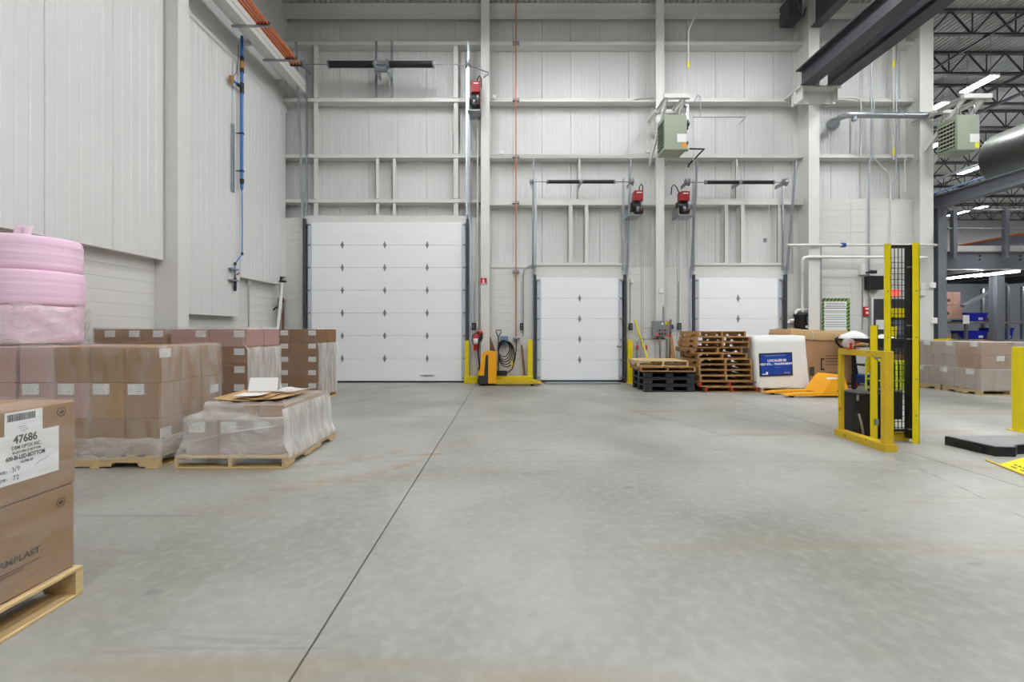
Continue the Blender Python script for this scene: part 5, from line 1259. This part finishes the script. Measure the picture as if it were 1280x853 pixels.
# tape gun lying on the guard's rail
t = thing('tape_gun', 'red and clear tape gun lying on top of the yellow guard frame', 'tape gun', (gX-.03, 5.55, gz+.002)); tz = gz+.004
M().lathe((gX-.06, 5.60, tz+.07), [(.04,-.03),(.065,-.03),(.065,.03),(.04,.03)], 22, 'y').build('tape_roll', 'film_thick', t)
M().box(gX-.10, gX+.06, 5.565, 5.635, tz, tz+.012).box(gX-.07, gX-.04, 5.56, 5.568, tz, tz+.08, .002).box(gX-.04, gX+.08, 5.57, 5.63, tz+.085, tz+.095).build('tape_frame', 'red_paint', t)
M().tube([(gX+.03, 5.60, tz+.05), (gX+.11, 5.60, tz+.06), (gX+.19, 5.60, tz+.05)], .022, 10).build('grip', 'cardboard_tan', t)
# mast
mY = 5.36
t = thing('wrapping_mast', 'tall yellow stretch wrapper mast with a black mesh cage', 'wrapping machine', (4.9, 5.6, 0))
def angle_post(x0, x1, y0, y1, z1, nm='post'):
    return M().box(x0, x1, y0, y0+.008, 0, z1).box(x1-.008, x1, y0, y1, 0, z1).build(nm, 'yellow_paint', t)
pm = PX(1105.5, 5.44); zt6 = PZ(304, 5.4)
angle_post(pm, pm+.088, 5.44, 5.53, zt6); rp = PX(1141, 5.36); 
M().box(rp, rp+.085, 5.36, 5.368, 0, zt6).box(rp+.077, rp+.085, 5.36, 5.45, 0, zt6).build('post', 'yellow_paint', t)
bp = PX(1135.5, 5.42); box('black_upright', 'black_metal', t, bp, rp+.055, 5.40, 5.48, .05, zt6-.02, .004)
box('cage_top', 'black_metal', t, pm+.07, rp+.01, 5.445, 5.49, zt6-.05, zt6-.015)
box('cage_bottom', 'black_metal', t, pm+.07, rp+.01, 5.445, 5.49, .13, .16)
ws = M(); a0, a1 = pm+.088, bp; yy = 5.47
k = 0
x = a0+.02
while x < a1-.01: ws.box(x-.0035, x+.0035, yy-.003, yy+.003, .15, zt6-.03); x += .046
z = .18
while z < zt6-.09: ws.box(a0, a1+.05, yy-.007, yy-.0035, z-.0035, z+.0035); z += .072
ws.build('wire_mesh', 'black_metal', t, kind='stuff')
for z in (.17, 1.30, 1.47, 2.2): box('mesh_clamp', 'steel_dull', t, bp-.02, bp+.05, 5.39, 5.42, z-.008, z+.008)
box('carriage', 'black_metal', t, pm+.16, bp+.1, 5.60, 5.9, .25, .62, .01); box('base', 'yellow_worn', t, pm+.14, rp+.1, 5.50, 5.95, 0, .12, .01)
for z in (.35, .8, 1.32, 1.9): M().cyl((rp+.042, 5.36, z), (rp+.042, 5.352, z), .009, 8).build('bolt', 'steel_dull', t); M().cyl((pm+.042, 5.44, z), (pm+.042, 5.432, z), .009, 8).build('bolt', 'steel_dull', t)
t = thing('short_yellow_post', 'shorter yellow post with a sensor between guard frame and mast', 'post', (PX(1093, 5.42), 5.44, 0)); xs = PX(1088.3, 5.40)
M().box(xs, xs+.094, 5.40, 5.408, 0, PZ(407, 5.4)).box(xs+.086, xs+.094, 5.40, 5.48, 0, PZ(407, 5.4)).build('post', 'yellow_paint', t); box('sensor', 'steel_dull', t, xs+.04, xs+.09, 5.38, 5.40, PZ(531, 5.4), PZ(524, 5.4), .004); box('sensor', 'steel_dull', t, xs+.04, xs+.10, 5.38, 5.40, PZ(449, 5.4), PZ(442, 5.4), .004)
box('flag_plate', 'yellow_worn', t, PX(1084.5, 5.4), xs+.05, 5.41, 5.416, PZ(466.5, 5.4), PZ(441, 5.4))
t = thing('black_bin', 'black bin with a grey lever behind the guard frame', 'bin', (PX(1088, 5.7), 5.8, 0)); x0, x1 = PX(1073, 5.62), PX(1104, 5.62)
m = M(); m.prism([(x0+.02, 0), (x1-.02, 0), (x1, .58), (x0, .58)], 'y', 5.62, 5.95); m.build('bin_body', 'black_plastic', t); box('rim', 'black_plastic', t, x0-.015, x1+.0, 5.605, 5.965, .56, .59, .006)
M().tube([(x0-.02, 5.60, .57), (x0-.03, 5.60, .40), (x0+.02, 5.595, .2), (x0+.05, 5.60, .02)], .014, 8).build('lever', 'galvanised', t); M().cyl((x0-.03, 5.595, .50), (x0-.025, 5.595, .33), .02, 10).build('grip', 'black_rubber', t)
# turntable base, disc, ramp
t = thing('turntable_base', 'low black turntable base of the wrapping machine on the floor', 'wrapping machine', (6.0, 5.05, 0))
c0, c1 = G(1180, 556), G(1243, 571)
M().prism([(5.36, 5.32), (5.42, 4.82), (5.62, 4.80), (5.76, 4.90), (7.2, 5.12), (7.2, 5.40)], 'z', 0, .105).build('base_frame', 'black_metal', t)
M().prism([(5.385, 5.31), (5.44, 4.84), (5.62, 4.82), (5.76, 4.92), (7.19, 5.14), (7.19, 5.39)], 'z', .105, .109).build('top_plate', 'steel_dull', t)
box('slot', 'black_rubber', t, 5.37, 5.395, 4.92, 5.24, .035, .072)
M().lathe((6.30, 4.22, .03), [(.05, 0), (.68, 0), (.7, .01), (.7, .055), (.68, .065), (.05, .065)], 48).build('turntable_disc', 'steel_dull', t); M().lathe((6.30, 4.22, 0), [(.3, 0), (.6, 0), (.6, .03), (.3, .03)], 32).build('disc_hub', 'black_metal', t)
t = thing('yellow_ramp', 'yellow loading ramp plate with black warning print beside the turntable', 'ramp', (5.2, 4.2, 0))
ra, rb = G(1249, 581), G(1280, 593)
d = (rb-ra).normalized(); e = ra+d*.95
A, B = Vector((ra.x, ra.y, .004)), Vector((e.x, e.y, .004)); nrm = Vector((-d.y, d.x, 0)); 
if nrm.x < 0: nrm = -nrm
C, D = A+nrm*.25+d*(-.06)+Vector((0,0,.085)), B+nrm*.25+Vector((0,0,.085))
M().add([A, B, D, C, A-Vector((0,0,.004)), B-Vector((0,0,.004)), D-Vector((0,0,.089)), C-Vector((0,0,.089))], [(0,1,2,3), (0,4,5,1), (1,5,6,2), (2,6,7,3), (3,7,4,0), (7,6,5,4)]).build('ramp_plate', 'yellow_sign', t)
def rampp(u, v): return A+(B-A)*u+(C-A)*v+Vector((0,0,.003))
m = M()
def rq(u0, u1, v0, v1): m.add([rampp(u0, v0), rampp(u1, v0), rampp(u1, v1), rampp(u0, v1)], [(0,1,2,3)])
for u0, u1, v0, v1 in ((.16, .19, .62, .72), (.19, .30, .64, .68), (.27, .32, .54, .66), (.32, .60, .58, .70), (.62, .9, .6, .7), (.10, .14, .26, .31), (.16, .2, .26, .31), (.22, .25, .26, .31), (.12, .2, .10, .14), (.24, .3, .10, .14), (.34, .5, .10, .14)): rq(u0, u1, v0, v1)
m.build('warning_print', 'ink', t)
M().bar(A-nrm*.03-d*.12+Vector((0,0,.004)), B-nrm*.03+Vector((0,0,.004)), .03, .008).build('edge_strip', 'yellow_worn', t)
t = thing('yellow_bollard', 'yellow guard post standing at the picture edge right of the turntable', 'guard post', (PX(1280, 6.0), 6.05, 0)); box('post', 'yellow_paint', t, PX(1274.5, 6.0), PX(1287, 6.0), 6.0, 6.1, 0, PZ(434, 6.0), .006); box('foot_plate', 'yellow_paint', t, PX(1272, 6.0), PX(1289, 6.0), 5.96, 6.14, 0, .012)

# ================================================================== wrapped load near the hall opening
rx, ry = 10.16, 9.30
for k, (yy, lab) in enumerate(((ry+.02, 'nearer'), (ry+.92, 'further'))):
    pallet(rx+.66, yy+.42, 0, 1.28, .84, 0, lab+' wooden pallet under the wrapped load by the hall opening', 'pallets under wrapped loads', 'wood_pale', .12)
load('long lower tier of film-wrapped grey cartons by the hall opening', 'boxes', rx, rx+1.35, ry, ry+1.74, .123, .56, 2, 3, 1, lambda i, j, k: 'cardboard_grey', lambda i, j, k: [('L', -.1, .85, True)] if i == 0 else [], 'film', vis='L', group='wrapped load by the hall opening')
load('upper tiers of film-wrapped grey cartons by the hall opening', 'boxes', rx+.01, rx+1.35, ry, ry+1.60, .565, 1.15, 2, 3, 2, lambda i, j, k: 'cardboard' if (j == 0 and i == 0) else 'cardboard_grey', lambda i, j, k: ([('L', -.2, .85, True)] if (i == 0 and k == 1) else []) + ([('F', .1, .8, True)] if (j == 0 and k == 0) else []), 'film', vis='L', group='wrapped load by the hall opening')
t = thing('corner_guard', 'yellow corner guard with orange foot standing behind the wrapped load', 'guard post', (PX(1157, 11.15), 11.2, 0)); M().box(PX(1153.5, 11.1), PX(1160, 11.1), 11.1, 11.108, 0, PZ(426.5, 11.1)).box(PX(1153.5, 11.1), PX(1153.5, 11.1)+.008, 11.1, 11.25, 0, PZ(426.5, 11.1)).build('post', 'yellow_paint', t); box('foot', 'orange_label', t, PX(1153, 11.1), PX(1162, 11.1), 11.08, 11.27, 0, .01)
M().bar(P(1162, 425.5, 11.6), P(1188, 424.5, 11.6), .05).build('rail_arm', 'yellow_paint', t)

# ================================================================== mezzanine and shelving in the neighbouring hall
mz = thing('mezzanine', 'grey steel mezzanine with handrail in the neighbouring hall', None, (15, 13, 0), kind='structure')
eY = 13.0
m = M(); z0, z1 = PZ(337, eY), PZ(315, eY)
m.box(12.4, 26, eY, eY+.02, z0, z1).box(12.4, 26, eY-.08, eY+.12, z0, z0+.025).box(12.4, 26, eY-.08, eY+.12, z1-.025, z1).build('edge_beam', 'mezz_grey', mz)
box('deck', 'mezz_grey', mz, 12.4, 26, eY+.12, 21, z1-.10, z1-.02); box('kick_plate', 'white_paint', mz, 12.6, 26, eY+.03, eY+.05, z1, z1+.19)
for X in (14.9, 17.6, 20.4): box('deck_joist', 'dark_steel', mz, X-.08, X+.08, eY+.12, 21, z0+.05, z1-.1)
for px in (1189.5, 1254, 1318):
    x = PX(px, eY-.1); p = box('rail_post', 'mezz_grey', mz, x-.06, x+.06, eY-.22, eY-.10, PZ(325, eY), PZ(261.5, eY), .006)
    for zz in (PZ(323, eY), PZ(318.5, eY)): M().cyl((x+.03, eY-.23, zz), (x+.03, eY-.21, zz), .02, 8).build('bolt', 'galvanised', p)
for px in (1224.5, 1275):
    for py in (320, 324.5): M().cyl((PX(px, eY), eY-.012, PZ(py, eY)), (PX(px, eY), eY, PZ(py, eY)), .03, 8).build('bolt', 'black_metal', mz)
for py, r in ((264.5, .035), (287.5, .03)): M().cyl((PX(1178, eY), eY-.16, PZ(py, eY)), (26, eY-.16, PZ(py, eY)), r, 10).build('handrail', 'galvanised', mz)
m = M(); cx = PX(1173, 12.2); ibz = PZ(261, 12.2)
m.box(cx-.12, cx+.12, 12.08, 12.10, 0, ibz).box(cx-.12, cx+.12, 12.30, 12.32, 0, ibz).box(cx-.01, cx+.01, 12.1, 12.3, 0, ibz).build('column', 'mezz_grey', mz)
m = M(); ibeam(m, cx-.13, cx+.13, 3.0, 12.45, ibz, ibz+.36); m.build('tie_beam', 'mezz_grey', mz)
m = M(); m.box(PX(1246, 14.4), PX(1256, 14.4), 14.4, 14.42, 0, z0).box(PX(1246, 14.4), PX(1256, 14.4), 14.62, 14.64, 0, z0).box(PX(1251, 14.4)-.01, PX(1251, 14.4)+.01, 14.42, 14.62, 0, z0).build('column', 'mezz_grey', mz)
M().bar(P(1203, 383, 14.7), P(1257, 355, 14.7), .12, .10).build('diagonal_brace', 'mezz_grey', mz)
wall_p = box('wall_partition', mat('partition_blue', rgb(196,202,216), .6, var=.02), None, 12.0, 30, 17.6, 17.75, 0, 3.3, kind='structure')
def tube_lamp(x, y0, y1, z, lab):
    t = thing('tube_lamp', lab, 'ceiling lamp', (x, (y0+y1)/2, z), group='tube lamps under the mezzanine')
    box('housing', 'white_paint', t, x-.03, x+.03, y0, y1, z+.05, z+.08); M().cyl((x, y0+.02, z+.02), (x, y1-.02, z+.02), .03, 10).build('tube', 'tube_lamp', t)
    for y in (y0+.1, y1-.1): M().cyl((x, y, z+.1), (x, y, z1-.08), .006, 6).build('hanger', 'steel_dull', t)
tube_lamp(14.5, 13.25, 14.5, 3.10, 'bright tube lamp under the mezzanine nearest its end post'); tube_lamp(15.6, 13.2, 14.5, 3.20, 'bright tube lamp under the mezzanine nearer the handrail post'); tube_lamp(19.0, 14, 15.5, 3.1, 'tube lamp further along under the mezzanine')
# conveyor on the mezzanine
t = thing('conveyor', 'grey inclined conveyor with an orange edge strip on the mezzanine', 'conveyor', (16.2, 14.3, z1-.02))
M().box(15.95, 16.5, 13.15, 15.4, 4.15, 4.42).build('belt_frame', 'mezz_grey', t); M().box(15.93, 15.95, 13.15, 15.5, 4.39, 4.44).build('edge_strip', 'orange_pipe', t)
for y in (13.4, 15.2):
    for x in (16.0, 16.45): box('leg', 'mezz_grey', t, x-.03, x+.03, y-.03, y+.03, z1-.02, 4.15)
for k, (px, w, h, mm) in enumerate(((1183, .32, .55, 'white_plastic'), (1222, .3, .9, 'white_plastic'), (1204, .28, .45, 'cardboard_grey'), (1243, .3, .7, 'white_plastic'))):
    Yk = 19.5; x = PX(px, Yk); o = thing('machine_cabinet', ['pale cabinet on the mezzanine beside its end post', 'tall pale cabinet on the mezzanine behind the conveyor', 'grey-brown cabinet on the mezzanine floor', 'pale cabinet far along the mezzanine behind the conveyor'][k], 'cabinet', (x, Yk, z1-.02), group='cabinets on the mezzanine')
    box('body', mm, o, x-w, x+w, Yk-.3, Yk+.3, z1-.02, z1+h, .01); box('door', mm, o, x-w+.05, x-.01, Yk-.32, Yk-.3, z1+.05, z1+h-.05, .006); box('door', mm, o, x+.01, x+w-.05, Yk-.32, Yk-.3, z1+.05, z1+h-.05, .006)
# shelving with bins
sY = 15.0
t = thing('storage_rack', 'steel storage rack with wooden shelves under the mezzanine', 'rack', (PX(1235, sY), sY+.4, 0))
for px in (1207.5, 1259.5, 1278, 1178):
    for y in (sY, sY+.8): box('upright', 'galvanised', t, PX(px, sY)-.04, PX(px, sY)+.04, y-.04, y+.04, 0, PZ(405, sY) if px < 1250 and px > 1180 else PZ(358, sY), .004)
def shelf(a, b, py): box('shelf_board', 'wood_pale', t, PX(a, sY), PX(b, sY), sY, sY+.8, PZ(py+2, sY), PZ(py, sY), .004); box('shelf_beam', 'galvanised', t, PX(a, sY), PX(b, sY), sY-.05, sY, PZ(py+3, sY), PZ(py+.6, sY), .003)
shelf(1209, 1277, 402); shelf(1178, 1277, 424.5); shelf(1177, 1204, 397.5)
def bin_(a, b, pt, pb, lab):
    sY = 15.0; x0, x1, z1b, z0b = PX(a, sY), PX(b, sY), PZ(pt, sY), PZ(pb, sY)+.004
    t = thing('storage_bin', lab, 'bin', ((x0+x1)/2, sY+.3, z0b), group='blue bins on the rack')
    m = M(); k = .04
    sY = 15.06
    lo = [(x0+k, sY+.03), (x1-k, sY+.03), (x1-k, sY+.55), (x0+k, sY+.55)]; hi = [(x0, sY), (x1, sY), (x1, sY+.58), (x0, sY+.58)]
    inn = [(x0+.015, sY+.015), (x1-.015, sY+.015), (x1-.015, sY+.565), (x0+.015, sY+.565)]
    vs = [(p[0], p[1], z0b) for p in lo]+[(p[0], p[1], z1b) for p in hi]+[(p[0], p[1], z1b) for p in inn]+[(p[0]*.96+(x0+x1)/2*.04, p[1], z0b+.01) for p in lo]
    m.add(vs, [(0,3,2,1)]+[(i, (i+1) % 4, 4+(i+1) % 4, 4+i) for i in range(4)]+[(4+i, 4+(i+1) % 4, 8+(i+1) % 4, 8+i) for i in range(4)]+[(8+i, 8+(i+1) % 4, 12+(i+1) % 4, 12+i) for i in range(4)]+[(12, 13, 14, 15)])
    m.build('tub', 'blue_bin', t); M().box(x0-.012, x1+.012, sY-.012, sY, z1b-.05, z1b-.01).build('rim', 'blue_bin', t)
    box('bin_label', 'paper', t, (x0+x1)/2+.05, (x0+x1)/2+.2, sY+.004, sY+.012, z0b+.05, z0b+.13)
bin_(1211, 1237, 391, 402, 'wide blue bin on the upper rack shelf'); bin_(1211.5, 1237, 413.5, 424.5, 'wide blue bin on the lower rack shelf beside the dark bundle'); bin_(1248, 1270, 410, 424.5, 'deeper blue bin on the lower rack shelf next to the upright')
for a, b, pt, pb, mm, lab in ((1182.5, 1202.5, 365, 381, 'cardboard_mauve', 'upper pale carton on the rack behind the mezzanine post'), (1181, 1205, 381.5, 397.3, 'cardboard_mauve', 'lower pale carton on the rack behind the mezzanine post'), (1179, 1186, 406, 424, 'cardboard_tan', 'small tan carton on the lower rack shelf behind the mezzanine post'), (1180, 1191, 418, 424.3, 'cardboard_mauve', 'flat pale carton low on the rack'), (1238, 1246, 415.5, 424.3, 'cardboard_mauve', 'small pink-brown carton between the two lower blue bins'), (1246, 1257, 396.5, 402, 'cardboard_mauve', 'flat pale carton on the upper rack shelf')):
    t = thing('shelf_carton', lab, 'box', (PX((a+b)/2, sY), sY+.25, PZ(pb, sY)), group='cartons on the rack')
    x0, x1, zb_, zt_ = PX(a, sY), PX(b, sY), PZ(pb, sY)+.002, PZ(pt, sY)
    yo = -.0 if a != 1179 else .3
    box('body', mm, t, x0, x1, sY+.05+yo, sY+.45+yo, zb_, zt_, .006); box('tape', 'cardboard_tan', t, (x0+x1)/2-.03, (x0+x1)/2+.03, sY+.047+yo, sY+.4505+yo, zb_+.0, zt_+.002)
    if x1-x0 > .45: box('printed_mark', 'carton_ink', t, x0+.08, x0+.2, sY+.045+yo, sY+.05+yo, zb_+.1, zb_+.2)
box('hanging_notice', 'paper', None, PX(1203, 14.9), PX(1211, 14.9), 14.88, 14.89, PZ(405, 14.9), PZ(394, 14.9), label='white paper notice hanging on the rack upright', cat='notice')
m = M(); random.seed(2); rows = []
for i in range(5):
    f = i/4; rows.append([(PX(1200, 14.9)+(.20-.12*f)*math.cos(a)*(1+.2*math.sin(3*a))+.04, 15.1+(.15-.1*f)*math.sin(a), PZ(424, 14.9)+.005+.19*f+random.uniform(-.015, .015)) for a in [j*math.pi/9 for j in range(18)]])
m.add([v for r in rows for v in r], [(i*18+j, i*18+(j+1) % 18, (i+1)*18+(j+1) % 18, (i+1)*18+j) for i in range(4) for j in range(18)], True); m.add(rows[-1], [tuple(range(18))]); m.build('dark_bundle', 'black_plastic', None, label='dark crumpled bundle on the lower rack shelf', cat='bag')

# ---- big round duct and hall services
t = thing('round_duct', 'large round silver air duct under the roof of the neighbouring hall', 'duct', (15.4, 8, 5.85))
R = .85; prof = []
y = 3.0; n = 9
M().lathe((15.4, 2.0, 6.7), [(R*.96, 0)] + [(R, .02)] + [(R, 11.4)] + [(R*.97, 11.45)], 40, 'y').build('tube', 'silver_duct', t)
for k in range(8): M().lathe((15.4, 3.0+1.3*k, 6.7), [(R+.004, -.03), (R+.02, -.02), (R+.02, .02), (R+.004, .03)], 40, 'y').build('seam_band', 'silver_duct', t)
for k in range(4): M().cyl((15.4, 3.2+2.6*k, 6.7+R), (15.4, 3.2+2.6*k, ZC-.7), .012, 6).build('hanger', 'steel_dull', t)
box('air_grille', 'galvanised', t, 14.50, 14.62, 11.2, 11.9, 6.4, 7.0, .02)
pipe('long pale sprinkler main crossing under the hall roof', [P(1130, 44, 12.6), (16.5, 12.6, PZ(44, 12.6)), (40, 12.6, PZ(44, 12.6))], .05, 'white_paint', name='sprinkler_pipe')
for k, (x, z, mm) in enumerate(((16.0, 9.4, 'dark_steel'), (17.0, 9.3, 'steel_dull'), (19.2, 8.2, 'galvanised'), (20.4, 8.0, 'slate_blue'), (21.2, 7.9, 'copper_pipe'))):
    pipe(['dark pipe running back under the hall roof', 'grey pipe running back under the hall roof', 'silver pipe running back beneath the joists', 'blue-grey pipe running back beneath the joists', 'copper pipe running back beneath the joists'][k], [(x, 6, z), (x, 18, z), (x, 32.8, z)], .05, mm, name='service_pipe')
# ------------------------------------------------------------------ ceiling lamps
def high_bay(x, y, z, lab, ln=2.3, w=.3, group='linear high bay lamps', lm='lamp'):
    t = thing('high_bay_lamp', lab, 'ceiling lamp', (x, y, z), group=group)
    M().box(-w/2, w/2, -ln/2, ln/2, .02, .09, .02).build('housing', 'white_paint', t, False)
    M().box(-w/2+.02, w/2-.02, -ln/2+.03, ln/2-.03, 0, .0195).build('diffuser', lm, t, False)
    for yy in (-ln*.35, ln*.35): M().cyl((0, yy, .09), (0, yy, ZC-z+.0), .006, 6).build('hanger', 'steel_dull', t, False)
rowname = {-5.5: 'fourth row', -.8: 'third row', 5.0: 'second row', 8.9: 'first row'}
colname = {-1.8: 'nearest the side wall', 1.9: 'second from the side wall', 5.6: 'third from the side wall', 9.6: 'nearest the neighbouring hall'}
for X in colname:
    for Y in rowname: high_bay(X, Y, 9.3, 'roof lamp in the %s out from the far wall, %s' % (rowname[Y], colname[X]), lm='lamp_rear' if Y < 0 else 'lamp')
high_bay(14.5, 13.35, 9.0, 'bright lamp above the heater at the end of the far wall', .95)
high_bay(14.55, 14.75, 9.0, 'shorter bright lamp behind the heater bracket', .7)
high_bay(21.9, 20.4, 9.0, 'bright lamp seen below the heater and left of the big duct', 1.3)
high_bay(29.2, 27.6, 9.0, 'distant bright lamp beside the handrail post of the mezzanine')
for X, Y, w in ((14.5, 6.3, 'beside the big duct'), (14.5, -.8, 'furthest out before the big duct'), (21.9, 13.3, 'beyond the big duct, above the rack'), (21.9, 6.3, 'far side of the big duct'), (29.2, 20.4, 'deep behind the mezzanine rail'), (29.2, 13.3, 'far along the mezzanine edge'), (21.9, 27.6, 'above the far end of the mezzanine'), (36.5, 27.6, 'in the furthest corner'), (18, 24, 'added to brighten the hall, over the pale cabinets'), (17.5, 17.5, 'added to brighten the hall, over the middle of the mezzanine')):  # last two, off the grid of the others, added to brighten the hall
    high_bay(X, Y, 9.0, 'hall roof lamp '+w, lm='lamp_hall')
